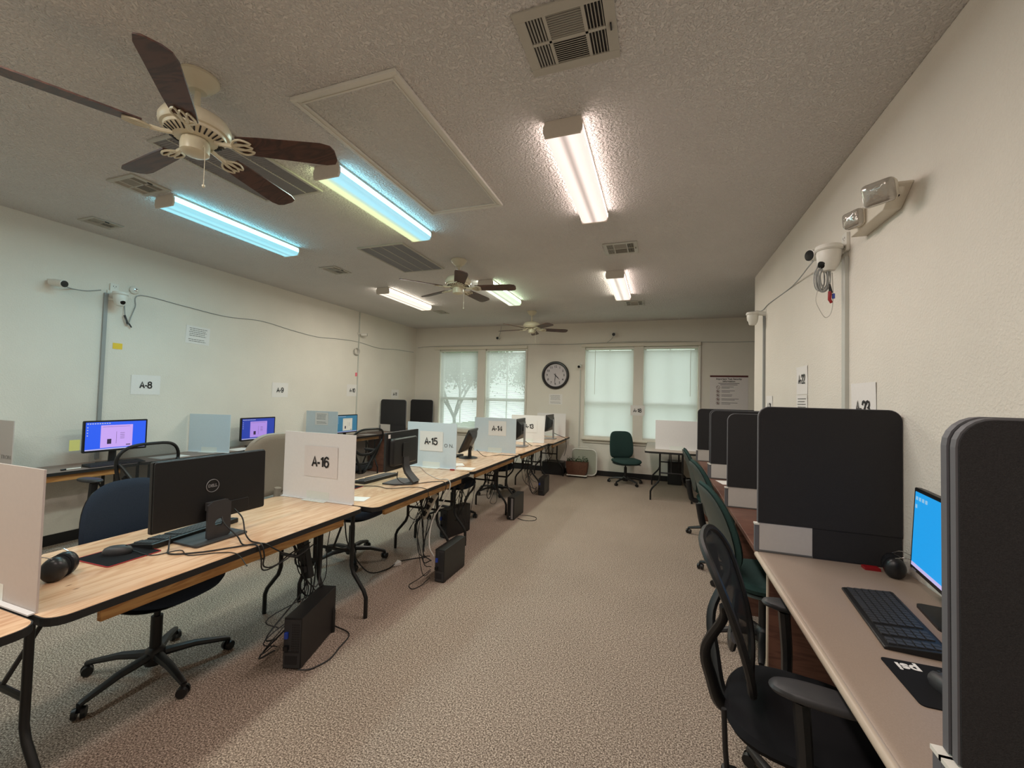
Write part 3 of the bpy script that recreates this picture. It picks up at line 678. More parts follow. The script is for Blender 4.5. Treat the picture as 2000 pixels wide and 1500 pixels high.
# poster
t = T('security_poster', 'test security poster with maroon header and red ban symbols', 'poster', mw=Bw(1.18, 1.66), group=None)
G().box(-.31, -.34, .0005, .31, .34, .002).ob('paper', m_sleeve, t, smooth=False)
G().box(-.31, .308, .0022, .31, .34, .0030).ob('header_band', m_maroon, t, smooth=False); G().box(-.23, -.335, .0022, .23, -.30, .0030).ob('footer_band', m_maroon, t, smooth=False)
text('Important Test Security', .043, m_ink, t, tr(0, .275, .0024), .0012); text('Information', .043, m_ink, t, tr(0, .232, .0024), .0012)
g = G(); rnd = random.Random(4)
for k, y_ in enumerate((.195, .170)): g.box(-.17+.03*k, y_-.005, .0022, .17-.03*k, y_+.005, .0026)
for k in range(5):
    for q in (0, 1): g.box(-.12, .128-.072*k-q*.022, .0022, .0+rnd.uniform(.05, .17)-q*.05, .136-.072*k-q*.022, .0026)
g.ob('print_lines', m_inkg, t, smooth=False)
for k in range(5):
    g = G(); c = Vector((-.175, .122-.072*k, .0026)); g.tube([c+Vector((math.cos(a)*.028, math.sin(a)*.028, 0)) for a in [2*PI*i/20 for i in range(20)]], .0028, 5, closed=True)
    g.cyl(c+Vector((-.02, .02, 0)), c+Vector((.02, -.02, 0)), .0026, seg=5)
    if k: g.box(c.x-.010, c.y-.014, .0022, c.x+.008, c.y+.012, .0026)
    g.ob('ban_symbol', m_maroon, t)
# clock
t = T('wall_clock', 'round wall clock with thick black rim between the window pairs', 'clock', mw=Bw(-2.032, 1.983))
G().loft([[Vector((r_*math.cos(2*PI*k/64), r_*math.sin(2*PI*k/64), z_)) for k in range(64)] for r_, z_ in ((.235, .0), (.285, .004), (.287, .03), (.272, .05), (.25, .052), (.236, .035), (.232, .008))], closed=True).ob('rim', m_bronze, t)
G().lathe([(.001, .010), (.235, .010), (.235, .004), (.001, .004)], seg=48).ob('dial', m_dial, t)
for n in range(1, 13):
    a = PI/2 - n*PI/6; text(str(n), .062, m_ink, t, tr(math.cos(a)*.178, math.sin(a)*.178, .0115), .001, 'numeral')
for ang, L_, w_, nm in ((270-180+ (90-360*31/60) , .17, .006, 'minute_hand'), (90-30*4.52, .125, .008, 'hour_hand')):
    a = math.radians(ang if nm == 'hour_hand' else 90-6*30.8); d = Vector((math.cos(a), math.sin(a), 0)); p = Vector((-d.y, d.x, 0)); o_ = Vector((0, 0, .016))
    G().tube([o_-d*.04, o_+d*L_*.5, o_+d*L_], [w_*.7, w_, w_*.2], 6, flat=.3).ob(nm, m_ink, t)
G().cyl((0, 0, .011), (0, 0, .02), .009).ob('centre_cap', m_ink, t)

# sticky notes
def note(mw, w, h, mat, label):
    return tag(G().box(-w/2, -h/2, .0, w/2, h/2, .002).ob('sticky_note', mat, mw=mw, smooth=False), label, 'sticky note')
note(Lw(2.725, 1.936), .082, .062, m_yellow, 'bright yellow sticky note on the left wall')
note(Lw(6.40, 1.858), .07, .07, m_pink, 'pink sticky note on the left wall beside the thin conduit')

# ================================================================== WALL EQUIPMENT
def conduit(x, y, z0, z1, w, mat, label, axis='x'):
    t = G(); d = .022
    if x < 0: t.box(x, y-w/2, z0, x+d, y+w/2, z1)
    else: t.box(x-d, y-w/2, z0, x, y+w/2, z1)
    tag(t.ob('cable_conduit', mat, smooth=False, bevel=.002), label, 'conduit', 'surface cable conduits')
conduit(XL, 2.60, .77, 2.47, .032, m_conduitg, 'grey cable conduit down the left wall beside the yellow note')
conduit(XL, 6.42, .77, 3.045, .014, m_conduit, 'thin white conduit on the left wall beside the A-10 sheet')
conduit(XR, 3.075, .9, 2.42, .05, m_conduit, 'white cable conduit down the right wall below the dome camera')
conduit(XR, 5.18, .9, 2.47, .035, m_conduitg, 'cable conduit on the right wall near the corner')
tag(G().box(-1.527, YB-.016, .1, -1.505, YB-.001, 2.10).ob('cable_conduit', m_conduit, smooth=False), 'thin vertical conduit on the window wall right of the clock', 'conduit', 'surface cable conduits')

def outlet(mw, label, holes=True):
    t = T('outlet_plate', label, 'outlet', mw=mw, group='white outlet boxes')
    G().prism(rrect(.072, .115, .006, 2), 0, .018).ob('box', m_white, t, smooth=False, bevel=.002)
    g = G()
    for y_ in (-.028, .028):
        for x_ in (-.011, .011): g.box(x_-.0022, y_-.006, .0182, x_+.0022, y_+.006, .0188)
        g.cyl((0, y_-.014, .018), (0, y_-.014, .0188), .003, seg=8)
    g.ob('socket_slots', m_ventd, t, smooth=False)
outlet(Lw(2.665, 2.525), 'white outlet box above the dome camera on the left wall')
outlet(Rw(3.07, 2.51), 'white outlet box above the dome camera on the right wall')

def dome_cam(loc, rz, label, k=1.0, arm=.14):
    """ceiling turret camera on an arm bracket; local +X points into the room"""
    t = T('dome_camera', label, 'security camera', loc, rz, 'white turret security cameras'); t.scale = (k, k, k)
    G().box(-arm, -.035, -.028, -arm+.012, .035, .075).tube([(-arm+.01, 0, .02), (-arm*.6, 0, .035), (-.03, 0, .045)], [.026, .024, .03], 10).lathe([(.03, .055), (.062, .05), (.066, .03), (.06, .022)], seg=24).ob('bracket', m_white, t)
    G().lathe([(.055, .024), (.058, .01), (.054, -.03), (.046, -.062), (.030, -.088), (.004, -.094)], seg=28).ob('body', m_white, t)
    G().lathe([(.024, 0), (.026, .01), (.018, .018), (.002, .019)], c=(.030, 0, -.052), seg=20, mat=Matrix.Rotation(math.radians(112), 4, 'Y')).ob('camera_eye', m_blackgl, t)
dome_cam((-5.25, 2.655, 2.43), 0.1, 'white dome security camera below the outlet box on the left wall')
dome_cam((.982, 3.07, 2.44), PI+.35, 'large white dome security camera high on the right wall', 1.12, .088)
dome_cam((.96, 5.20, 2.46), PI-.3, 'white dome security camera near the corner of the right wall')
def bullet_cam(mw, label, L_=.13, r=.034):
    t = T('bullet_camera', label, 'security camera', mw=mw, group='small bullet security cameras')   # local +Z is the viewing direction
    G().lathe([(.012, -L_), (r*.85, -L_), (r*.95, -L_*.9), (r, -.005), (r, .006), (r*.9, .008)], seg=22).ob('body', m_white, t)
    G().lathe([(r*.90, .006), (r*.88, .012), (.002, .013)], seg=22).ob('camera_eye', m_blackgl, t)
    G().tube([(0, 0, -L_*.8), (0, .02, -L_*1.15), (0, .02, -L_*1.5)], .011, 8).lathe([(.03, 0), (.032, .008), (.02, .016)], c=(0, .02, -L_*1.55), seg=18).ob('wall_mount', m_white, t)
def look(loc, d, upv=(0, 0, 1)):
    z = Vector(d).normalized(); x = Vector(upv).cross(z).normalized(); y = z.cross(x); l = Vector(loc)
    return Matrix(((x.x, y.x, z.x, l.x), (x.y, y.y, z.y, l.y), (x.z, y.z, z.z, l.z), (0, 0, 0, 1)))
bullet_cam(look((-5.235, 2.215, 2.452), (.95, .25, -.12)), 'bullet camera with black face at the far left of the left wall')
bullet_cam(look((-5.27, 6.50, 2.622), (.8, .6, .05)), 'small bullet camera on the left wall above the thin conduit', .10, .030)
bullet_cam(look((.912, 3.16, 2.475), (-.80, -.40, -.12)), 'bullet camera on the right wall just behind the dome camera', .15, .038)
bullet_cam(look((-3.294, 8.27, 2.766), (0, -1, -.1)), 'black-faced bullet camera above the left window pair', .08, .032)
bullet_cam(look((-.858, 8.27, 2.782), (0, -1, -.1)), 'black-faced bullet camera above the right window pair', .08, .035)
bullet_cam(look((-1.525, 8.27, 2.15), (-.15, -1, -.25)), 'small white bullet camera on the conduit right of the clock', .09, .030)
t = T('wall_detector', 'round white detector puck on the left wall right of the dome camera', 'detector', mw=Lw(2.84, 2.56))
G().lathe([(.001, .0), (.042, .0), (.044, .018), (.034, .03), (.02, .034), (.001, .034)], seg=24).ob('housing', m_white, t); G().lathe([(.014, .034), (.016, .04), (.002, .042)], seg=14).ob('sensor_eye', m_chrome, t)
t = T('coiled_cable', 'tight coil of white cable on the left wall above the pink note', 'cable', mw=Lw(6.35, 2.29)); g = G()
for k in range(6): g.tube([Vector((math.cos(a)*(.05+.004*k), math.sin(a)*(.05+.003*k), .012+.006*k)) for a in [2*PI*i/16 for i in range(16)]], .004, 5, closed=True)
g.ob('coil', m_cord, t)

def wire(pts, r, mat, label, name='wall_cable', sm=5, cat='cable', group=None):
    return tag(G().tube(pts, r, 6, smooth=sm).ob(name, mat), label, cat, group)
X_ = XL+.006
wire([(X_, 2.76, 2.40), (X_+.03, 2.76, 2.25), (X_+.02, 2.79, 2.17), (X_+.01, 2.82, 2.26), (X_, 2.86, 2.38), (X_, 2.90, 2.517), (X_, 3.347, 2.495), (X_, 3.85, 2.468), (X_, 4.29, 2.501), (X_, 4.53, 2.494), (X_, 4.9, 2.455), (X_, 5.41, 2.426), (X_, 5.9, 2.46), (X_, 6.41, 2.474), (X_, 7.02, 2.431), (X_, 7.6, 2.47), (X_, 8.29, 2.488)], .0045, m_conduitg, 'long grey cable sagging along the whole left wall')
wire([(X_+.08, 2.27, 2.44), (X_, 2.35, 2.447), (X_, 2.45, 2.454), (X_, 2.56, 2.49)], .0045, m_conduitg, 'short cable between the two leftmost security cameras')
tag(G().tube([(X_+.025, 2.755, 2.27), (X_+.03, 2.785, 2.18)], .010, 8).tube([(X_+.02, 2.80, 2.19), (X_+.02, 2.825, 2.15)], .007, 8).ob('cable_connector', m_dgrey), 'dark cable connector hanging below the left wall dome camera', 'connector')
Y_ = YB-.008
wire([(-5.34, Y_, 2.60), (-4.9, Y_-.05, 2.622), (-3.3, Y_-.05, 2.618), (-2.65, Y_-.05, 2.63), (-2.0, Y_, 2.62), (-1.48, Y_-.05, 2.618), (-1.05, Y_-.05, 2.631), (-.56, Y_-.05, 2.64), (.2, Y_-.05, 2.63), (.97, Y_, 2.61), (1.6, Y_, 2.607), (2.6, Y_, 2.61)], .0045, m_conduitg, 'thin grey cable strung across the window wall above the windows')
wire([(-.87, YB-.05, 2.76), (-.92, Y_, 2.70), (-1.0, Y_, 2.64)], .004, m_conduitg, 'short cable dropping from the camera above the right windows')
wire([(-3.30, YB-.05, 2.79), (-3.28, Y_, 2.9), (-3.26, Y_, 3.04)], .004, m_conduitg, 'short cable from the ceiling to the camera above the left windows')
Xr = XR-.006
wire([(.91, 3.10, 2.42), (1.0, 3.5, 2.50), (Xr, 4.2, 2.53), (Xr, 5.0, 2.56), (Xr, 5.3, 2.55), (Xr, 5.70, 2.62)], .0045, m_conduitg, 'cable running from the right wall dome camera back to the corner')
t = T('hanging_cable_coil', 'loops of grey white cable hanging below the right wall dome camera', 'cable', (.945, 3.07, 2.30)); g = G(); rnd = random.Random(5)
for k in range(9):
    w_, h_ = rnd.uniform(.020, .038), rnd.uniform(.06, .085); c = Vector((rnd.uniform(-.01, .02), rnd.uniform(-.03, .03), rnd.uniform(-.02, .01)))
    g.tube([c+Vector((math.cos(a)*w_, rnd.uniform(-.004, .004), math.sin(a)*h_)) for a in [2*PI*i/12 for i in range(12)]], .0032, 5, closed=True, smooth=2)
g.ob('coil', m_conduitg, t); G().tube([(-.02, 0, -.07), (-.03, 0, -.14), (-.01, 0, -.20), (.02, 0, -.25), (.05, 0, -.22), (.06, 0, -.12), (.055, 0, .03)], .0022, 5, smooth=4).ob('loose_lead', m_cord, t)
t = T('cable_plug', 'red and black plug hanging from leads below the right wall dome camera', 'connector', (.99, 3.06, 2.20))
G().tube([(-.006, 0, .055), (0, 0, .0)], [.005, .011], 8).ob('strain_relief', m_cordk, t); G().tube([(-.004, 0, .01), (-.006, 0, -.04), (.004, 0, -.062)], [.011, .010, .008], 8).ob('red_shell', m_redp, t)
G().tube([(.014, 0, -.005), (.014, 0, -.035)], .008, 8).ob('blue_tip', m_blue, t)

# emergency light
t = T('emergency_light', 'off-white emergency light with two square lamp heads on the right wall', 'emergency light', (XR, 2.56, 2.49))
G().prism([(-.26, -.035), (.10, -.035), (.20, .045), (.20, .055), (-.10, .055), (-.26, .0)], .0, .075, fr((0, 0, 0), (0, -1, 0), (0, 0, 1))).ob('housing', m_creamw, t, smooth=False, bevel=.004)
G().box(-.077, -.25, -.034, -.074, -.24, -.028).ob('test_button', m_ventd, t, smooth=False)
def head(loc, size, aim, nm):
    mw = look(loc, aim); h_ = G().loft([[mw @ Vector((x*s_, y*s_, z)) for x, y in rrect(size, size*.86, size*.16)] for s_, z in ((.45, -.075), (.8, -.06), (.98, -.01), (1.0, 0.0))]).ob('lamp_head', m_creamw, t)
    G().loft([[mw @ Vector((x*s_, y*s_, z)) for x, y in rrect(size, size*.86, size*.16)] for s_, z in ((.97, .001), (.95, .014), (.85, .026), (.6, .034), (.1, .037))]).ob('lamp_lens', m_lensclear, h_)
    G().cyl(Vector(loc)-Vector(aim).normalized()*.05, Vector((-.05, loc[1]-.05*0, loc[2]*.3)), .016, seg=12).ob('swivel', m_creamw, h_)
head((-.14, -.225, .0), .125, (-.66, -.66, -.34), 'a'); head((-.11, .115, .015), .105, (-.90, -.42, -.1), 'b')

# ================================================================== CHAIRS
def chair_base(t, r=.30, hub=.0, col=m_black, zs=.40, rot=0.2):
    b = G(); b.lathe([(.045, .055), (.05, .10), (.04, .13), (.028, .14)], seg=16)
    for k in range(5):
        a = rot + 2*PI*k/5; d = Vector((math.cos(a), math.sin(a), 0))
        b.tube([d*.03+Vector((0, 0, .10)), d*.17+Vector((0, 0, .095)), d*(r-.02)+Vector((0, 0, .068)), d*r+Vector((0, 0, .062))], [.027, .022, .017, .014], 8, flat=.8)
    b.ob('star_base', col, t)
    for k in range(5):
        a = rot + 2*PI*k/5; d = Vector((math.cos(a), math.sin(a), 0)); n = Vector((-d.y, d.x, 0)); c = d*(r-.005); a2 = k*1.3
        n = Vector((math.cos(a2), math.sin(a2), 0))
        w_ = G()
        for s_ in (-1, 1): w_.cyl(c+n*s_*.008+Vector((0, 0, .0265)), c+n*s_*.024+Vector((0, 0, .0265)), .0262, .0235, 14)
        w_.cyl(c+Vector((0, 0, .03)), c+Vector((0, 0, .062)), .012, seg=8); w_.ob('caster', col, t)
    G().cyl((0, 0, .12), (0, 0, .30), .026, seg=14).cyl((0, 0, .30), (0, 0, zs), .015, seg=12).ob('gas_column', col, t)
    G().box(-.10, -.06, zs-.02, .08, .06, zs+.025).ob('mechanism', col, t, smooth=False, bevel=.006)
def task_chair(label, loc, rz, mf, group, zs=.47, top=1.0, bw=.46, shell=m_shell, cat='chair', rec=.30, rot=.2, lever=True, leather=False, r=.30, e=2.8, low=.03):
    """fabric task chair facing local +X"""
    t = T('office_chair', label, cat, loc, rz, group); chair_base(t, zs=zs-.07, rot=rot, r=r)
    G().pad(sq(.48, .50, 2.9), .085, lambda u, v, w: Vector((u+.03, v, zs-.03 + w - max(0, u-.12)**2*1.2 + .10*(v*v) )), 0).ob('seat', mf, t)
    G().pad(sq(.44, .46, 2.9), .03, lambda u, v, w: Vector((u+.02, v, zs-.073 + w))).ob('seat_pan', shell, t)
    hb = top-(zs+low); zc = (top+zs+low)/2
    def bf(o): return lambda u, v, w: Vector((-.20 - rec*(v+hb/2)*.55 - o + w + .55*u*u - .35*((v+hb*.18)**2), u*(1-.18*max(0, v/hb)), zc+v))
    ol = sq(bw, hb, e)
    if leather:
        def half(a, b): return [(u, min(max(v, a), b)) for u, v in sq(bw, hb, 3.4, 56)]
        G().pad(half(-hb/2, -hb*.12), .075, bf(0)).ob('lower_back_cushion', mf, t); G().pad(half(-hb*.11, hb/2), .075, bf(0)).ob('upper_back_cushion', mf, t)
        G().pad(sq(bw*.96, hb*.96, 3.2), .035, bf(.035)).ob('back_shell', mf, t)
        G().tube([(-.10, 0, zs-.07), (-.29, 0, zs-.04), (-.33, 0, zs+.12)], [.022, .03, .03], 10, smooth=4).ob('back_support', m_tubef, t)
    else:
        G().pad(ol, .055, bf(0)).ob('backrest', mf, t)
        G().pad(sq(bw*.93, hb*.93, 3.0), .03, bf(.027)).ob('back_shell', shell, t)
        G().tube([(-.09, 0, zs-.07), (-.24, 0, zs-.06), (-.275, 0, zs+.0), (-.275-rec*.07, 0, zs+.16)], [.02, .02, .024, .02], 8, smooth=4, flat=1.4).ob('back_support', m_black, t)
    if lever: G().tube([(0, .05, zs-.08), (.02, .16, zs-.09), (.05, .27, zs-.105)], [.007, .007, .013], 8, flat=.6).ob('lever', m_black, t)
    return t
G1 = 'fabric task chairs along the middle row'
task_chair('navy blue fabric chair pushed under the nearest plywood table', (-2.50, 1.50, 0), .12, m_navy, G1, zs=.50, top=1.0, bw=.50, rec=.12, rot=.95, shell=m_black, r=.33)
task_chair('slate blue task chair half hidden behind the A-16 board', (-2.62, 3.13, 0), .0, m_slate, G1, zs=.48, top=.93, bw=.46, rec=.12, rot=.5, shell=m_black)
task_chair('dark task chair under the table in front of the A-14 board', (-2.42, 4.70, 0), .1, m_navy, G1, zs=.46, top=.90, bw=.42, rec=.10, rot=.1, shell=m_black)
task_chair('dark task chair under the second table from the window wall', (-2.40, 6.10, 0), .0, m_navy, G1, zs=.46, top=.90, bw=.42, rec=.1, rot=.3, shell=m_black)
task_chair('taupe leather office chair between the middle row and the left wall', (-3.62, 2.90, 0), PI+.05, m_taupe, None, zs=.50, top=1.12, bw=.54, leather=True, rec=.08, rot=.3)
task_chair('dark green chair standing alone in front of the window wall', (-.56, 7.80, 0), math.radians(-62), m_green, None, zs=.44, top=.925, bw=.46, rec=.12, e=4.6, low=-.01, rot=.3, shell=m_shell)
G2 = 'green task chairs at the right-hand counter'
task_chair('green task chair behind the black mesh chair, beside the large divider', (.62, 2.98, 0), .16, m_green, G2, zs=.46, top=1.0, bw=.48, rec=.42, rot=.55)
task_chair('green task chair in the middle of the three at the cherry counter', (.64, 4.05, 0), .12, m_green, G2, zs=.46, top=1.0, bw=.46, rec=.42, rot=.1)
task_chair('farthest green task chair at the cherry counter', (.62, 5.15, 0), .0, m_green, G2, zs=.46, top=.98, bw=.44, rec=.40, rot=.35)

def mesh_chair(label, loc, rz, zs=.46, top=1.0, bw=.50, arms=.67, rec=.10, rot=.2, bx=-.20, group='black mesh-back chairs'):
    t = T('mesh_chair', label, 'chair', loc, rz, group); chair_base(t, zs=zs-.07, rot=rot, r=.31)
    G().pad(sq(.49, .50, 3.0), .07, lambda u, v, w: Vector((u+.03, v, zs-.03 + w + .12*v*v - max(0, u-.12)**2*1.2))).ob('seat', m_padk, t)
    hb = top-(zs+.06); zc = (top+zs+.06)/2
    P = lambda u, v, w=0: Vector((bx - rec*(v+hb/2)/hb - .3*(v-hb*.05)**2 + .5*u*u + w, u, zc+v))
    ol = [(u*(.80+.20*min(1, (v+hb/2)/(hb*.75))), v) for u, v in sq(bw, hb, 3.4, 44)]
    G().tube([P(u, v) for u, v in ol], .0135, 8, closed=True).ob('back_frame', m_black, t)
    g = G(); n, m_ = 10, 12; e = 3.4; V = []
    for j in range(m_+1):
        v = -hb/2*.985 + hb*.985*j/m_; wd = (1-abs(v/(hb/2))**e)**(1/e)*bw/2*(.80+.20*min(1, (v+hb/2)/(hb*.75)))
        V.append([g.bm.verts.new(P((2*i/n-1)*wd, v)) for i in range(n+1)])
    for j in range(m_):
        for i in range(n): g.bm.faces.new((V[j][i], V[j][i+1], V[j+1][i+1], V[j+1][i]))
    g.ob('mesh_panel', m_mesh, t)
    G().tube([P(-bw*.40, -.02, -.012), P(-.1, -.10, -.03), P(0, -.115, -.035), P(.1, -.10, -.03), P(bw*.40, -.02, -.012)], .012, 8, smooth=4, flat=1.6).ob('lumbar_bar', m_black, t)
    for s_ in (-1, 1):
        G().tube([(-.12, 0, zs-.075), (-.22, s_*.03, zs-.05), (-.255, s_*.09, zs+.07), (-.27, s_*.15, zs+.20), P(s_*bw*.40, hb*.06, -.03), P(s_*bw*.46, hb*.18, -.012)], [.02, .026, .030, .026, .016, .011], 8, smooth=5, flat=1.3).ob('back_strut', m_black, t)
        ap = G().tube([(.0, s_*.22, zs-.05), (.0, s_*.29, zs-.04), (.0, s_*.30, zs+.05), (-.01, s_*.295, arms-.03)], [.018, .02, .022, .022], 8, smooth=4, flat=1.4).ob('arm_post', m_black, t)
        G().pad(sq(.26, .095, 2.6, 28), .032, lambda u, v, w, s_=s_: Vector((u+.04, v+s_*.295, arms-.008+w-.25*max(0, -u-.06)**1.2*0))).ob('arm_pad', m_dgrey, ap)
    return t
mesh_chair('black mesh-back armchair at the near right counter, large in the foreground', (.455, 1.73, 0), -.17, zs=.45, top=1.0, rec=.17, bx=-.11, rot=.75, arms=.685)
m_keep = m_mesh; m_mesh = mesh_mat(); m_mesh.node_tree.nodes['Mix Shader'].inputs[0].default_value = 0.62
mesh_chair('black mesh-back armchair at the A-8 place by the left wall', (-4.40, 2.40, 0), PI+.05, zs=.48, top=1.02, bw=.50, rec=.0, arms=.74)
mesh_chair('black mesh-back armchair at the A-10 place, turned sideways', (-4.12, 4.90, 0), PI-.30, zs=.46, top=1.02, bw=.50, rec=.20, arms=.68)

# ================================================================== MONITORS
def screen_face(t, w, h, z, blue, win, x, tex, wx=0.0, ww=.5, wh=.6):
    p = G().box(x, -w/2, z-h/2, x+.001, w/2, z+h/2).ob('screen', EM('lit_screen', blue, tex), t, smooth=False)
    return p
def monitor(name, label, loc, rz, w, h, zc, style, group=None, tilt=0.0, stand='flat', screen=None, logo=None, base=(.0, 0), bw=(.24, .17)):
    """local -X is the screen side, +X the back"""
    t = T(name, label, 'monitor', loc, rz, group)
    R = tr(0, 0, zc) @ Matrix.Rotation(tilt, 4, 'Y'); th = .020
    fm = fr((0, 0, 0), (0, 1, 0), (0, 0, 1))
    g = G(); g.prism(rrect(w, h, .008, 3), -th/2, th/2, R @ fm); hs = g.ob('housing', m_black, t, smooth=False, bevel=.002)
    if style == 'hump':
        g = G(); g.loft([[R @ Vector((x_, y*s_, z*s_-.01)) for y, z in rrect(w*.80, h*.74, .03)] for s_, x_ in ((1, .009), (.97, .030), (.90, .040))]); g.ob('back_cover', m_dgrey if False else m_black, t, smooth=False, bevel=.004)
        g = G(); g.prism(rrect(.12, .12, .01, 2), .04, .047, R @ fm); g.ob('mount_plate', m_black, t, smooth=False)
    elif style == 'flat':
        g = G(); g.prism(rrect(w*.99, h*.985, .01, 3), th/2, th/2+.010, R @ fm); g.ob('back_cover', m_black, t, smooth=False, bevel=.003)
        g = G(); g.prism(rrect(w*.40, h*.20, .01, 3, w*.12, -h*.36), th/2+.01, th/2+.014, R @ fm); g.ob('port_cover', m_black, t, smooth=False, bevel=.003)
    elif style == 'wedge':
        g = G(); g.loft([[R @ Vector((x_, y*s_, z*s_-.005)) for y, z in rrect(w*.92, h*.90, .02)] for s_, x_ in ((1, .009), (.80, .034), (.55, .055), (.50, .058))]); g.ob('back_cover', m_black, t, smooth=False, bevel=.003)
    # screen on the -X side
    m_s = screen or M('dark_screen', (10, 10, 12), .25)
    s_ = G(); s_.prism(rrect(w-.03, h-.034, .002, 1, 0, .002), -th/2-.0012, -th/2-.0002, R @ fm); s_.ob('screen', m_s, t, smooth=False)
    bz = -loc[2] + .7505
    if stand == 'trap':     # wide tapered neck with a round hole, thin rectangular foot
        g = G(); poly = [(-.062, 0), (.062, 0), (.054, .06), (.060, .20), (-.060, .20), (-.054, .06)]
        nk = G(); hole = [(math.cos(2*PI*i/20)*.022, .085+math.sin(2*PI*i/20)*.020) for i in range(20)]
        out = []
        for i in range(20):
            a = 2*PI*i/20; c, s2 = math.cos(a), math.sin(a); k = min(.058/max(abs(c), 1e-6), .098/max(abs(s2), 1e-6)); out.append((c*k, .098+s2*k))
        mk = fr((.045, 0, 0), (0, 1, 0), (0, 0, 1)); zz = [.0, .012]
        rings = [[mk @ Vector((x, y, zz[0])) for x, y in out], [mk @ Vector((x, y, zz[1])) for x, y in out], [mk @ Vector((x, y, zz[1])) for x, y in hole], [mk @ Vector((x, y, zz[0])) for x, y in hole]]
        nk.loft(rings, closed=True); nk.box(.01, -.05, .15, .046, .05, .19); nk.ob('stand_neck', m_dgrey, t, smooth=False)
        G().prism(rrect(.19, .26, .012, 2, .0, 0), .0, .010).ob('stand_foot', m_dgrey, t, smooth=False, bevel=.002)
    elif stand == 'swoop':
        g = G(); prof = [(.022, .34), (.03, .22), (.035, .14), (.055, .09), (.10, .045), (.135, .012)]
        for (x0, z0), (x1, z1) in zip(prof, prof[1:]):
            pass
        g.loft([[(x, -.04-.012*i/5, z), (x, .04+.012*i/5, z), (x+.016, .04+.012*i/5, z+.010*(i > 1)), (x+.016, -.04-.012*i/5, z+.010*(i > 1))] for i, (x, z) in enumerate(prof)]); g.ob('stand_neck', m_dgrey, t, ang=30)
        G().prism([(-.10, -.13), (.02, -.13), (.14, -.055), (.14, .055), (.02, .13), (-.10, .13)], .0, .012).ob('stand_foot', m_dgrey, t, smooth=False, bevel=.003)
    elif stand == 'round':
        G().tube([(.02, 0, .01), (.02, 0, .09), (.035, 0, .14)], [.024, .020, .022], 12).ob('stand_neck', m_black, t)
        G().lathe([(.02, .020), (.06, .014), (.11, .008), (.118, .0), (.02, 0)], seg=36).ob('stand_foot', m_black, t)
    elif stand == 'silver':
        G().box(.065, -.022, .008, .090, .022, .36).ob('stand_column', m_silver, t, smooth=False, bevel=.004); G().box(.02, -.03, zc-.03, .066, .03, zc+.03).ob('stand_arm', m_black, t, smooth=False)
        G().prism(rrect(.20, .24, .01, 2, .02, 0), 0, .012).ob('stand_foot', m_silver, t, smooth=False, bevel=.002)
    elif stand == 'thin':
        G().tube([(.05, 0, .01), (.045, 0, zc-h*.3)], [.022, .02], 10, flat=1.5).box(.008, -.05, zc-h*.3-.03, .05, .05, zc-h*.3+.03).ob('stand_neck', m_black, t); G().prism(rrect(.16, .22, .02, 3, .03, 0), 0, .010).ob('stand_foot', m_black, t, smooth=False)
    return t
ZB = .7505; G3 = 'monitors on the middle tables'
m1 = monitor('monitor', 'large black flat-backed monitor with a circular maker logo on the nearest table', (-2.145, 1.515, ZB), -.02, .555, .325, .257, 'flat', G3, stand='trap', tilt=-.02)
g = G(); ring = [(.0222, math.cos(2*PI*i/32)*.031-.018, .257+.012+math.sin(2*PI*i/32)*.031) for i in range(32)]; g.tube(ring, .0018, 5, closed=True); g.ob('logo_ring', m_silver, m1)
text('DELL', .020, m_silver, m1, fr((.0222, -.018, .269), (0, 1, 0), (0, 0, 1)), .0008, 'logo_letters')
m2 = monitor('monitor', 'black monitor with raised back cover and sweeping stand on the second table', (-2.08, 3.075, ZB), .06, .52, .315, .285, 'hump', G3, stand='swoop', tilt=.0)
G().box(.011, -.235, .395, .0125, -.205, .425).ob('asset_sticker', m_paper, m2, smooth=False)
m3 = monitor('monitor', 'small black monitor tilted far back on a round foot, before the A-14 board', (-2.20, 4.655, ZB), .16, .40, .30, .215, 'wedge', G3, stand='round', tilt=.42)
m4 = monitor('monitor', 'black monitor on a silver column stand beside the A-13 sheet', (-2.03, 6.13, ZB), .05, .53, .32, .27, 'wedge', G3, stand='silver', tilt=.06)
m5 = monitor('monitor', 'farthest black monitor on a silver stand by the window wall', (-1.93, 7.58, ZB), .0, .54, .30, .30, 'wedge', G3, stand='silver', tilt=.06)

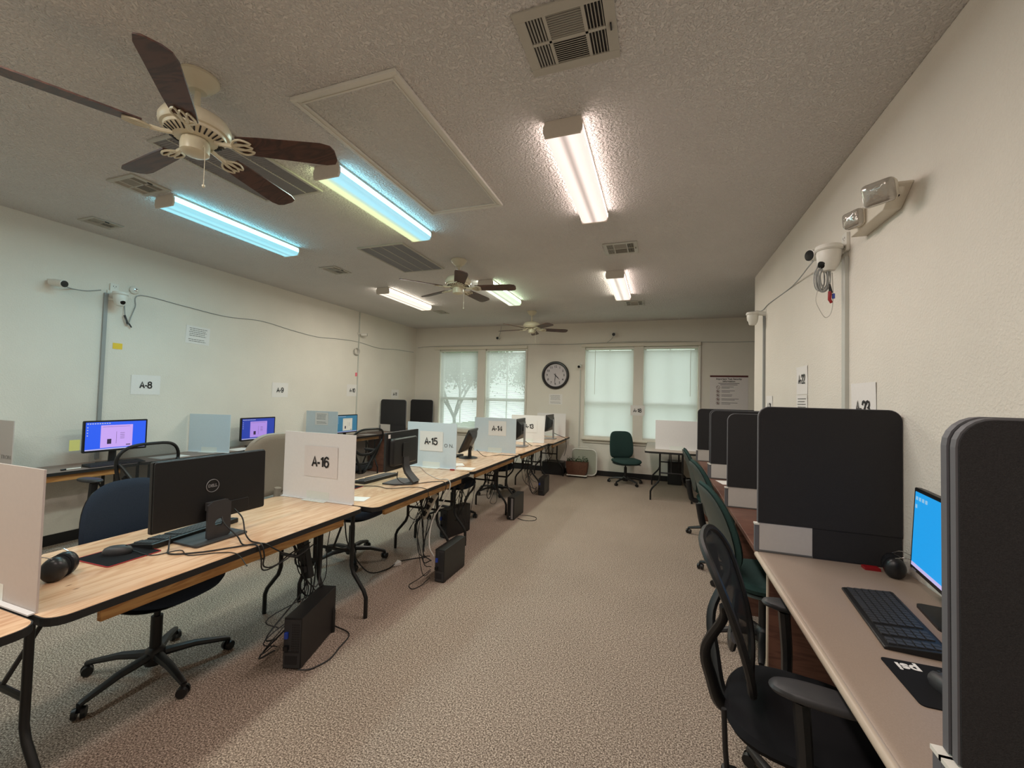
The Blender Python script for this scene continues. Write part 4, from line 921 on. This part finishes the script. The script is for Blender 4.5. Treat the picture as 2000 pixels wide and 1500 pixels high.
def desk_screen(name, bg, taskbar):
    return EM(name, bg, .95)
def wall_monitor(label, loc, rz, w, h, zc, bg, win, wincol, stand='thin', s=1.0):
    t = monitor('monitor', label, loc, rz, w, h, zc, 'flat', 'lit monitors on the left wall tables', stand=stand, screen=EM('desktop_blue', bg, s))
    sc = [c for c in t.children if c.name.startswith('screen')][0]; x = -.0114
    fm = fr((x, 0, zc), (0, -1, 0), (0, 0, 1))          # facing -X, right = -Y
    wx, wy, ww, wh = win
    G().box(wx-ww/2, wy-wh/2, 0, wx+ww/2, wy+wh/2, .0006).ob('app_window', EM('app_window', wincol, s*.92), sc, smooth=False, mw=fm)
    G().box(-w/2+.016, -h/2+.019, 0, w/2-.016, -h/2+.030, .0006).ob('taskbar', EM('taskbar', (190, 190, 240), s*.9), sc, smooth=False, mw=fm)
    g = G()
    for k in range(10): g.box(-w/2+.025+k*.0185, h/2-.034, 0, -w/2+.036+k*.0185, h/2-.025, .0006)
    for k in range(4): g.box(-w/2+.025, h/2-.068-k*.026, 0, -w/2+.034, h/2-.060-k*.026, .0006)
    g.ob('desktop_icons', EM('icons', (205, 210, 235), s*.8), sc, smooth=False, mw=fm)['kind'] = 'stuff'
    g = G(); g.box(wx-ww*.30, wy-wh*.34, .0006, wx-ww*.17, wy-wh*.12, .001).box(wx+ww*.30, wy-wh*.44, .0006, wx+ww*.44, wy-wh*.40, .001).box(wx-ww*.02, wy-wh*.34, .0006, wx-ww*.012, wy+wh*.2, .001).box(wx-ww*.45, wy+wh*.42, .0006, wx+ww*.40, wy+wh*.43, .001)
    for k in range(4): g.box(wx+ww*.10, wy+wh*(.12-.08*k), .0006, wx+ww*.24, wy+wh*(.135-.08*k), .001)
    g.ob('window_marks', EM('marks', (70, 50, 90), s*.5), sc, smooth=False, mw=fm)
    return t
wall_monitor('lit monitor with blue desktop below the A-8 sheet', (-5.13, 2.625, ZB), PI, .52, .305, .272, (38, 92, 240), (.0, -.005, .26, .22), (206, 170, 250))
note(fr((-5.105, 2.30, .955), (0, 1, 0), (0, 0, 1)), .075, .10, m_pyel, 'pale yellow note stuck to the left side of the A-8 monitor')
wall_monitor('lit monitor with dark blue desktop below the A-9 sheet', (-5.14, 4.20, ZB), PI, .51, .305, .24, (36, 62, 170), (.0, -.005, .25, .21), (186, 150, 240), s=.9)
wall_monitor('lit monitor with teal desktop below the A-10 sheet', (-5.12, 5.89, ZB), PI, .50, .315, .22, (44, 118, 150), (.0, -.01, .23, .21), (222, 216, 196), s=.75)
mr_ = monitor('monitor', 'monitor with bright sky-blue screen behind the nearest divider at right', (.965, 1.93, ZB), -.14, .53, .33, .262, 'flat', None, stand='thin', screen=EM('sky_blue_desktop', (22, 158, 232), 1.0), tilt=.05)
sc = [c for c in mr_.children if c.name.startswith('screen')][0]
fmr = tr(0, 0, .262) @ Matrix.Rotation(.05, 4, 'Y') @ fr((-.0114, 0, 0), (0, -1, 0), (0, 0, 1))
G().box(-.249, -.148, 0, .249, -.134, .0006).ob('taskbar', EM('taskbar', (200, 190, 240), .9), sc, smooth=False, mw=fmr)
g = G()
for k in range(4): g.box(-.24+.03*k, .118-.0*k, 0, -.222+.03*k, .132, .0006)
g.box(-.24, .085, 0, -.225, .10, .0006); g.ob('desktop_icons', EM('icons', (150, 200, 235), .9), sc, smooth=False, mw=fmr)['kind'] = 'stuff'
G().box(-.02, .20, .098, .0, .24, .104).ob('bezel_label', m_silver, mr_, smooth=False)

# ================================================================== KEYBOARDS, MICE, PADS
def keyboard(label, loc, rz, w=.44, d=.145, group='black keyboards', detailed=True, tiltk=.06):
    """local X = width, local -Y = user side"""
    t = T('keyboard', label, 'keyboard', loc, rz, group)
    g = G(); g.loft([[(x, -d/2, 0), (x, d/2, 0), (x, d/2, .024), (x, d/2-.01, .026), (x, -d/2+.01, .012), (x, -d/2, .009)] for x in (-w/2, w/2)]); g.ob('case', m_black, t, smooth=False, bevel=.003)
    g = G(); nx = 22; ny = 6
    for j in range(ny):
        for i in range(nx):
            if i in (15, 19) and True: continue
            if j == 0 and 4 <= i <= 9 and i != 4: continue
            x = -w/2+.012 + i*(w-.024)/nx; y = -d/2+.016 + j*(d-.03)/ny; kw = (w-.024)/nx-.003; kd = (d-.03)/ny-.0035
            if j == 0 and i == 4: kw = kw*6+.015
            zz = .013 + (y+d/2)/d*.014
            g.box(x, y, zz-.003, x+kw, y+kd, zz+.0035)
    g.ob('keycaps', m_black if False else m_dgrey, t, smooth=False)['kind'] = 'stuff'
    return t
def keyboard_b(*a, **k): return keyboard(*a, **k)
R90 = -PI/2
kb1 = keyboard('black keyboard in front of the big logo monitor on the nearest table', (-2.315, 1.515, ZB), R90+.10, .46, .15)
keyboard('black keyboard on the second table, left of its monitor stand', (-2.36, 3.10, ZB), R90-.03, .45, .145)
keyboard('black keyboard on the third table beside the round monitor foot', (-2.40, 4.55, ZB), R90-.05, .45, .145)
keyboard('black keyboard on the fourth table under the silver-stand monitor', (-2.28, 6.12, ZB), R90, .44, .145)
keyboard('black keyboard at the A-8 place on the left wall table', (-5.02, 2.57, ZB), PI/2, .44, .14)
keyboard('black keyboard at the A-9 place on the left wall table', (-5.0, 4.32, ZB), PI/2, .40, .12)
keyboard('large black keyboard on the tan counter at right', (.775, 1.86, ZB), R90-.10, .46, .165)
def pad_(label, loc, rz, w, d, mat_edge=None, group=None):
    t = T('mouse_pad', label, 'mouse pad', loc, rz, group); G().prism(rrect(w, d, .012, 3), 0.0, .003).ob('cloth', m_padk, t, smooth=False)
    if mat_edge:
        G().tube([(x, y, .0022) for x, y in rrect(w, d, .012, 3)], .0022, 5, closed=True).ob('stitched_edge', mat_edge, t)
    return t
pad_('black mouse pad with red stitched edge on the nearest table', (-2.275, 1.20, ZB), 0.03, .225, .205, m_red, 'black mouse pads')
pad_('black mouse pad with red edge half hidden by the A-16 board', (-2.36, 2.70, ZB), .05, .22, .21, m_red, 'black mouse pads')
pr = pad_('black mouse pad with white psi lettering on the tan counter', (.735, 1.475, ZB), .0, .20, .215, None, 'black mouse pads')
text('psi', .052, m_paper, pr, tr(-.045, .072, .0034) @ Matrix.Rotation(PI, 4, 'Z') @ Matrix.Rotation(0.0, 4, 'Z'), .0016)
g = G()
for k in range(5):
    a = 2*PI*k/5; g.tube([Vector((.018+math.cos(a)*.003, .068+math.sin(a)*.003, .0042)), Vector((.018+math.cos(a)*.010, .068+math.sin(a)*.010, .0042))], .0022, 6)
g.ob('leaf_emblem', m_paper, pr)
def mouse(label, loc, rz, cord=None, group='black computer mice'):
    t = T('computer_mouse', label, 'mouse', loc, rz, group)   # nose toward local +Y
    g = G(); g.loft([[(x*.031*s_, y*.056*s_ - .002, z) for x, y in [(math.cos(a), math.sin(a)) for a in [2*PI*i/24 for i in range(24)]]] for s_, z in ((.93, 0), (1, .008), (.97, .017), (.86, .027), (.62, .034), (.3, .0365), (.05, .037))]); g.ob('body', m_dgrey, t)
    G().cyl((-.0035, .03, .031), (.0035, .03, .031), .006, seg=12).ob('scroll_wheel', m_black, t)
    if cord: G().tube([(0, .052, .010)] + cord, .0022, 6, smooth=5).ob('mouse_cord', m_cordk, t)
    return t
mouse('black mouse on the red-edged pad of the nearest table', (-2.295, 1.205, ZB+.0032), -.9, [(.06, .15, -.0005), (.02, .24, .0), (.10, .30, -.0005), (.10, .42, .0), (.14, .50, .0), (.22, .56, -.03)])
mouse('black mouse on the psi mouse pad at the right counter', (.735, 1.455, ZB+.0032), .3)
mouse('second dark mouse behind the keyboard on the right counter', (.885, 1.585, ZB), .2)
mouse('small black mouse under the A-14 side monitor', (-2.13, 5.78, ZB), -1.2)

def earmuffs(label, loc, rz, group='black ear defenders'):
    t = T('ear_defenders', label, 'ear defenders', loc, rz, group)
    for s_ in (-1, 1):
        g = G(); g.loft([[Vector((s_*(.012+x), y*.040*k, .043+z*.048*k)) for y, z in [(math.cos(a), math.sin(a)) for a in [2*PI*i/24 for i in range(24)]]] for k, x in ((.80, .0), (.95, .006), (1.0, .018), (.93, .034), (.7, .046), (.2, .052))])
        c_ = g.ob('ear_cup', m_ear, t); g = G(); g.tube([Vector((s_*.010, y*.030, .043+z*.038)) for y, z in [(math.cos(a), math.sin(a)) for a in [2*PI*i/20 for i in range(20)]]], .010, 8, closed=True); g.ob('cushion', m_padk, c_)
        G().tube([(s_*.045, .0, .088), (s_*.052, -.035, .100), (s_*.045, -.09, .075), (s_*.04, -.115, .035)], .0018, 6, smooth=4).ob('wire_arm', m_chrome, c_)
    G().tube([(-.042, -.115, .035), (-.030, -.150, .030), (0, -.165, .030), (.030, -.150, .030), (.042, -.115, .035)], .011, 8, smooth=5, flat=1.5).ob('headband', m_padk, t)
    return t
earmuffs('black ear defenders lying on the nearest plywood table', (-2.215, .975, ZB), -.9)
earmuffs('black ear defenders against the large divider on the right counter', (1.00, 2.36, ZB), 1.3)
tag(G().box(-.03, -.02, 0, .03, .02, .012).ob('red_card_box', m_redp, smooth=False, mw=tr(.935, 2.405, ZB)), 'small red packet beside the ear defenders on the right counter', 'packet')

def paper(label, x, y, w, d, rz, z=ZB+.0004, group='loose white papers'):
    o = G().box(-w/2, -d/2, 0, w/2, d/2, .0012).ob('loose_paper', m_paper, smooth=False); o.location = (x, y, z); o.rotation_euler = (0, 0, rz); tag(o, label, 'paper', group)
paper('small white paper on the second table right of the A-16 board', -2.03, 2.46, .16, .12, .25)
paper('white paper beside the A-15 board on the third table', -1.90, 3.95, .20, .16, .1)
paper('white paper on the third table left of the monitor foot', -2.12, 4.10, .24, .18, .6)
paper('white papers left of the board beside the A-8 monitor', -5.10, 3.10, .22, .30, .0)
paper('white papers in front of the A-9 monitor', -5.05, 3.88, .22, .26, .1)
paper('white papers right of the A-10 monitor on the left wall table', -5.05, 6.35, .22, .28, .0)
paper('large white paper under the monitor by the A-13 sheet', -2.16, 5.98, .22, .30, .1)
paper('white paper under the farthest monitor', -2.05, 7.62, .22, .30, .0)
paper('white paper on the cherry counter beside the third divider', .60, 4.40, .12, .2, .2, .7515)
t = T('marker_pen', 'white and black pen lying left of the A-8 keyboard', 'pen', (-4.99, 2.25, ZB+.007)); G().cyl((0, -.05, 0), (0, .05, 0), .0065, seg=10).ob('barrel', m_white, t); G().cyl((0, -.085, 0), (0, -.05, 0), .007, seg=10).ob('cap', m_blackgl, t)
tag(G().box(-.025, -.012, 0, .02, .012, .012).ob('red_clip', m_redp, smooth=False, mw=tr(-1.965, 3.80, ZB), bevel=.003), 'small red clip on the table beside the A-15 board', 'clip')

# ================================================================== COMPUTERS ON THE FLOOR
def pc(label, loc, rz, w=.10, d=.40, h=.275, back=True, group='black slim desktop computers on the floor', stripe=False):
    """near face (local -Y) is the back panel if back else the front"""
    t = T('desktop_computer', label, 'computer', loc, rz, group)
    G().box(-w/2, 0, .006, w/2, d, h).ob('case', m_black, t, smooth=False, bevel=.004)
    G().box(-w/2+.004, .02, 0, w/2-.004, .05, .008).box(-w/2+.004, d-.05, 0, w/2-.004, d-.02, .008).ob('feet', m_padk, t, smooth=False)
    if back:
        G().box(-w/2+.005, -.003, .012, w/2-.005, .001, h-.008).ob('back_plate', m_mgrey if False else m_dgrey, t, smooth=False)
        g = G()
        for i in range(5):
            for j in range(12): g.box(-.002+i*.009, -.0042, h*.36+j*.0125, .003+i*.009, -.0031, h*.36+.008+j*.0125)
        g.box(-w/2+.012, -.0045, .03, w/2-.02, -.003, .075).box(-w/2+.012, -.0045, .092, w/2-.012, -.003, .10); g.ob('vent_holes', m_ventd, t, smooth=False)
        G().box(-w/2+.012, -.018, h*.62, -w/2+.030, -.003, h*.74).ob('video_plug', m_blue, t, smooth=False, bevel=.002); G().box(-w/2+.010, -.022, h*.40, -w/2+.034, -.003, h*.48).ob('power_plug', m_cordk, t, smooth=False)
    else:
        if stripe: G().box(w/2-.040, -.004, .012, w/2-.014, .001, h-.012).ob('silver_strip', m_silver, t, smooth=False)
        G().cyl((-.01, -.003, .04), (-.01, .001, .04), .007, seg=12).ob('power_button', m_silver, t)
    return t
p1 = pc('black slim computer on the carpet nearest the camera, back panel showing', (-1.857, 1.78, 0), .30)
p2 = pc('black slim computer under the second table with a white cable plugged in', (-1.65, 3.015, 0), .0, .085, .38, .262)
pc('black slim computer leaning behind the second table computer', (-2.13, 3.95, 0), -.25, .10, .38, .30)
pc('black computer with a silver front strip under the third table', (-1.702, 4.86, 0), .0, .09, .38, .275, back=False, stripe=True)
p4 = pc('black slim computer with tangled cables under the fourth table', (-1.70, 6.26, 0), .05, .095, .38, .26)
tag(G().box(-2.19, 8.06, 0, -1.77, 8.36, .25).ob('storage_box', m_black, smooth=False, bevel=.01), 'black box on the floor under the farthest plywood table', 'box')
tag(G().box(.16, 8.10, 0, .40, 8.36, .42).ob('storage_box', m_black, smooth=False, bevel=.01), 'tall black box on the floor beside the pale grey table', 'box')

# ---- cables
def cables(label, sets, group='cable tangles under the middle tables', mat=m_cordk, name='cable_bundle'):
    t = T(name, label, 'cables', (0, 0, 0), 0, group); g = G()
    for pts, r in sets: g.tube(pts, r, 6, smooth=5)
    g.ob('cords', mat, t); return t
def tangle(cx, cyy, n, seed, z0=.66, pcl=None):
    rnd = random.Random(seed); out = []
    for k in range(n):
        a = Vector((cx+rnd.uniform(-.10, .12), cyy+rnd.uniform(-.14, .14), z0+rnd.uniform(-.05, .04)))
        lo = rnd.uniform(.16, .45); sw = rnd.uniform(-.05, .05)
        b = Vector((cx+sw, cyy+rnd.uniform(-.10, .10), lo)); c = Vector((cx+sw+rnd.uniform(-.07, .07), cyy+rnd.uniform(-.06, .06), lo+rnd.uniform(-.08, .1)))
        pts = [a, (a+b)/2+Vector((rnd.uniform(-.05, .05), rnd.uniform(-.05, .05), rnd.uniform(-.04, .02))), b, c]
        if pcl and k % 2 == 0:
            e = Vector(pcl)+Vector((rnd.uniform(-.03, .0), rnd.uniform(-.05, -.01), rnd.uniform(-.07, .08))); pts = pts[:3]+[Vector((e.x-.09+rnd.uniform(-.02, .02), e.y+.01, max(.03, e.z+rnd.uniform(-.08, .04)))), e]
        else: pts.append(a+Vector((rnd.uniform(-.04, .04), rnd.uniform(.0, .14), -.02)))
        out.append((pts, rnd.choice((.003, .0035, .0045))))
    return out
cables('black cables hanging from the nearest table down to the first computer', tangle(-2.05, 2.05, 9, 1, .66, (-1.89, 1.75, .17)))
cables('black cables hanging beside the second floor computer', tangle(-2.02, 3.28, 10, 2, .66, (-1.69, 3.00, .15)))
cables('black cables hanging between the second and third tables', tangle(-1.93, 3.95, 8, 6, .62))
cables('black cables hanging under the third table near the silver-strip computer', tangle(-2.02, 4.95, 8, 3, .64))
cables('black cables around the fourth table computer', tangle(-1.93, 6.25, 12, 4, .66, (-1.74, 6.24, .14)))
cables('black cables hanging at the far end of the middle row', tangle(-1.95, 7.65, 6, 5, .64))
for tab, yy, lab in ((0, 2.02, 'black power strip strapped under the nearest table'), (1, 3.34, 'beige power strip hanging under the second table')):
    t = T('power_strip', lab, 'power strip', (-2.03 if tab == 0 else -1.95, yy, .50), .0); Rr = Matrix.Rotation(math.radians(28 if tab else -15), 3, 'Y')
    G().bx((0, 0, 0), (.05, .04, .26), Rr).ob('body', m_creamw if tab else m_black, t, smooth=False, bevel=.006)
    for k in (-1, 0, 1): G().bx(Rr @ Vector((.0, -.028, .07*k)), (.034, .022, .04), Rr).ob('plug', m_cordk, t, smooth=False, bevel=.004)
def single(label, pts, r=.0035, mat=m_cordk, name='loose_cable', group=None): return tag(G().tube(pts, r, 7, smooth=6).ob(name, mat), label, 'cable', group)
TZ = ZB+.004
single('black monitor cord looping over the front edge of the nearest table', [(-2.10, 1.53, .87), (-2.06, 1.52, .83), (-1.98, 1.53, .775), (-1.90, 1.50, TZ), (-1.835, 1.52, TZ), (-1.815, 1.53, .70), (-1.83, 1.56, .62), (-1.88, 1.72, .60), (-1.93, 1.95, .62)])
single('second black cord curling from the logo monitor across the nearest table', [(-2.20, 1.36, .80), (-2.16, 1.33, TZ), (-2.08, 1.29, TZ), (-1.98, 1.36, TZ), (-1.90, 1.47, TZ), (-1.835, 1.55, TZ), (-1.812, 1.60, .715), (-1.83, 1.75, .62), (-1.93, 1.98, .60)])
single('thin cord dropping straight down from the logo monitor', [(-2.10, 1.60, .88), (-2.04, 1.60, .84), (-1.99, 1.58, .775), (-1.91, 1.55, TZ), (-1.83, 1.54, TZ), (-1.812, 1.545, .70), (-1.83, 1.56, .64), (-1.87, 1.66, .60), (-1.94, 1.84, .60), (-1.99, 2.00, .58)])
single('white cable running from the second monitor over the table edge to the computer', [(-2.00, 3.25, .86), (-1.96, 3.30, .80), (-1.86, 3.33, TZ), (-1.76, 3.32, TZ+.004), (-1.735, 3.32, .70), (-1.78, 3.30, .58), (-1.86, 3.24, .40), (-1.80, 3.10, .25), (-1.70, 3.01, .20)], .0055, m_cord)
single('black cord across the second table to its front edge', [(-2.28, 2.80, TZ), (-2.15, 2.85, TZ), (-2.02, 2.82, TZ), (-1.90, 2.93, TZ), (-1.78, 2.95, TZ), (-1.735, 2.95, .72), (-1.76, 2.95, .55)], .0028)
single('black monitor cord crossing the second table behind its stand', [(-2.05, 2.98, .86), (-2.04, 2.97, .80), (-1.97, 3.02, TZ), (-1.85, 3.20, TZ), (-1.755, 3.24, TZ), (-1.735, 3.24, .70), (-1.80, 3.26, .60)], .0035)
single('black cord over the third table edge from the tilted monitor', [(-2.13, 4.75, .84), (-2.06, 4.85, TZ), (-1.95, 5.05, TZ), (-1.80, 5.08, TZ), (-1.735, 5.1, TZ), (-1.722, 5.1, .70), (-1.80, 5.05, .55)], .0035)
single('black cords from the silver monitor stand over the fourth table edge', [(-1.95, 6.15, .84), (-1.88, 6.28, TZ), (-1.80, 6.30, TZ), (-1.725, 6.3, TZ), (-1.713, 6.3, .68), (-1.78, 6.28, .5)], .004)
single('black cord hanging from the farthest monitor to the plant stand', [(-1.85, 7.60, .86), (-1.75, 7.72, .80), (-1.66, 7.76, TZ), (-1.645, 7.76, .68), (-1.66, 7.85, .55), (-1.72, 7.95, .4)], .005)
single('black power cord snaking over the carpet between the first two tables', [(-2.12, 2.45, .60), (-2.20, 2.60, .35), (-2.22, 2.85, .06), (-2.18, 3.05, .006), (-2.16, 3.2, .02), (-2.10, 3.35, .006), (-2.02, 3.42, .006)], .005)
single('loop of black cable on the carpet beside the nearest floor computer', [(-1.93, 2.18, .02), (-1.80, 2.16, .006), (-1.755, 2.02, .006), (-1.73, 1.92, .006), (-1.76, 1.82, .006), (-1.80, 1.77, .02)], .004)
single('thin black loop on the carpet by the silver-strip computer', [(-1.66, 5.05, .02), (-1.55, 5.12, .005), (-1.44, 5.08, .005), (-1.42, 4.96, .005), (-1.52, 4.90, .005), (-1.64, 4.95, .005)], .0035)
single('black cable loops on the carpet by the second floor computer', [(-1.72, 3.0, .10), (-1.80, 2.96, .03), (-1.84, 2.88, .006), (-1.78, 2.83, .006), (-1.75, 2.9, .006), (-1.72, 2.99, .04)], .003)
tag(G().loft([[(-.02, -.05, 0), (.035, .02, 0), (-.01, .03, 0)], [(-.02, -.05, .001), (.035, .02, .03), (-.01, .03, .035)]]).ob('cable_tag', m_paper, smooth=False, mw=tr(-2.16, 3.17, .003)), 'small white tag on the power cord on the carpet', 'tag')

# cables and sockets at the mesh chair, lower right
t = T('power_adapter', 'black power adapter hanging below the near mesh chair back', 'power adapter', (.225, 1.50, .30)); G().bx((0, 0, 0), (.05, .05, .12)).ob('body', m_black, t, smooth=False, bevel=.01)
G().tube([(-.01, 0, .06), (-.015, 0, .12), (-.02, 0, .24)], .008, 8).ob('strap', m_cordk, t); G().tube([(0, 0, -.06), (-.02, 0, -.10), (.0, 0, -.125), (.02, 0, -.10), (.015, 0, -.06)], .0035, 6, smooth=4).ob('cord_loop', m_cordk, t)

# ================================================================== PLANTER
t = T('planter_suitcase', 'brown woven planter with greenery on a white wheeled tube frame by the back wall', 'planter', (-1.42, 8.06, 0))
fm = fr((.04, .13, .275), (1, 0, 0), (0, 0, 1))
G().tube([fm @ Vector((x, y, 0)) for x, y in rrect(.50, .50, .10, 5)], .014, 10, closed=True).ob('tube_frame', m_white, t)
G().prism(rrect(.47, .47, .09, 4), -.004, .002, fm).ob('clear_panel', m_vest, t, smooth=False)
G().tube([(-.06, .13, .535), (-.06, .13, .56), (-.03, .13, .57), (.09, .13, .57), (.12, .13, .56), (.12, .13, .535)], .008, 8).ob('handle', m_white, t)
G().loft([[(x*s_-.06, y*s_*.36-.02, z) for x, y in rrect(.42, .42, .04)] for s_, z in ((.80, .05), (.92, .10), (1.0, .22), (1.0, .29), (.96, .30), (.95, .285))]).ob('woven_pot', m_brown, t)
G().box(-.25, -.10, .032, .14, .06, .05).ob('base_tray', m_white, t, smooth=False, bevel=.004)
for x in (-.20, .10): G().cyl((x-.01, -.07, .018), (x+.01, -.07, .018), .018).cyl((x-.01, .03, .018), (x+.01, .03, .018), .018).ob('wheel', m_dgrey, t)
g = G(); rnd = random.Random(9)
for k in range(150):
    c = Vector((rnd.uniform(-.27, .15), rnd.uniform(-.10, .07), rnd.uniform(.29, .36)+ (rnd.random() < .15)*.05)); s_ = rnd.uniform(.010, .026); R = Matrix.Rotation(rnd.uniform(0, 6), 3, Vector((rnd.random(), rnd.random(), rnd.random()+.1)).normalized())
    g.bm.faces.new([g.bm.verts.new(c+R @ Vector(v)*s_) for v in ((-1, 0, 0), (-.2, -.5, .2), (1, 0, 0), (-.2, .5, .2))])
g.ob('greenery', m_leaf, t, smooth=False)['kind'] = 'stuff'
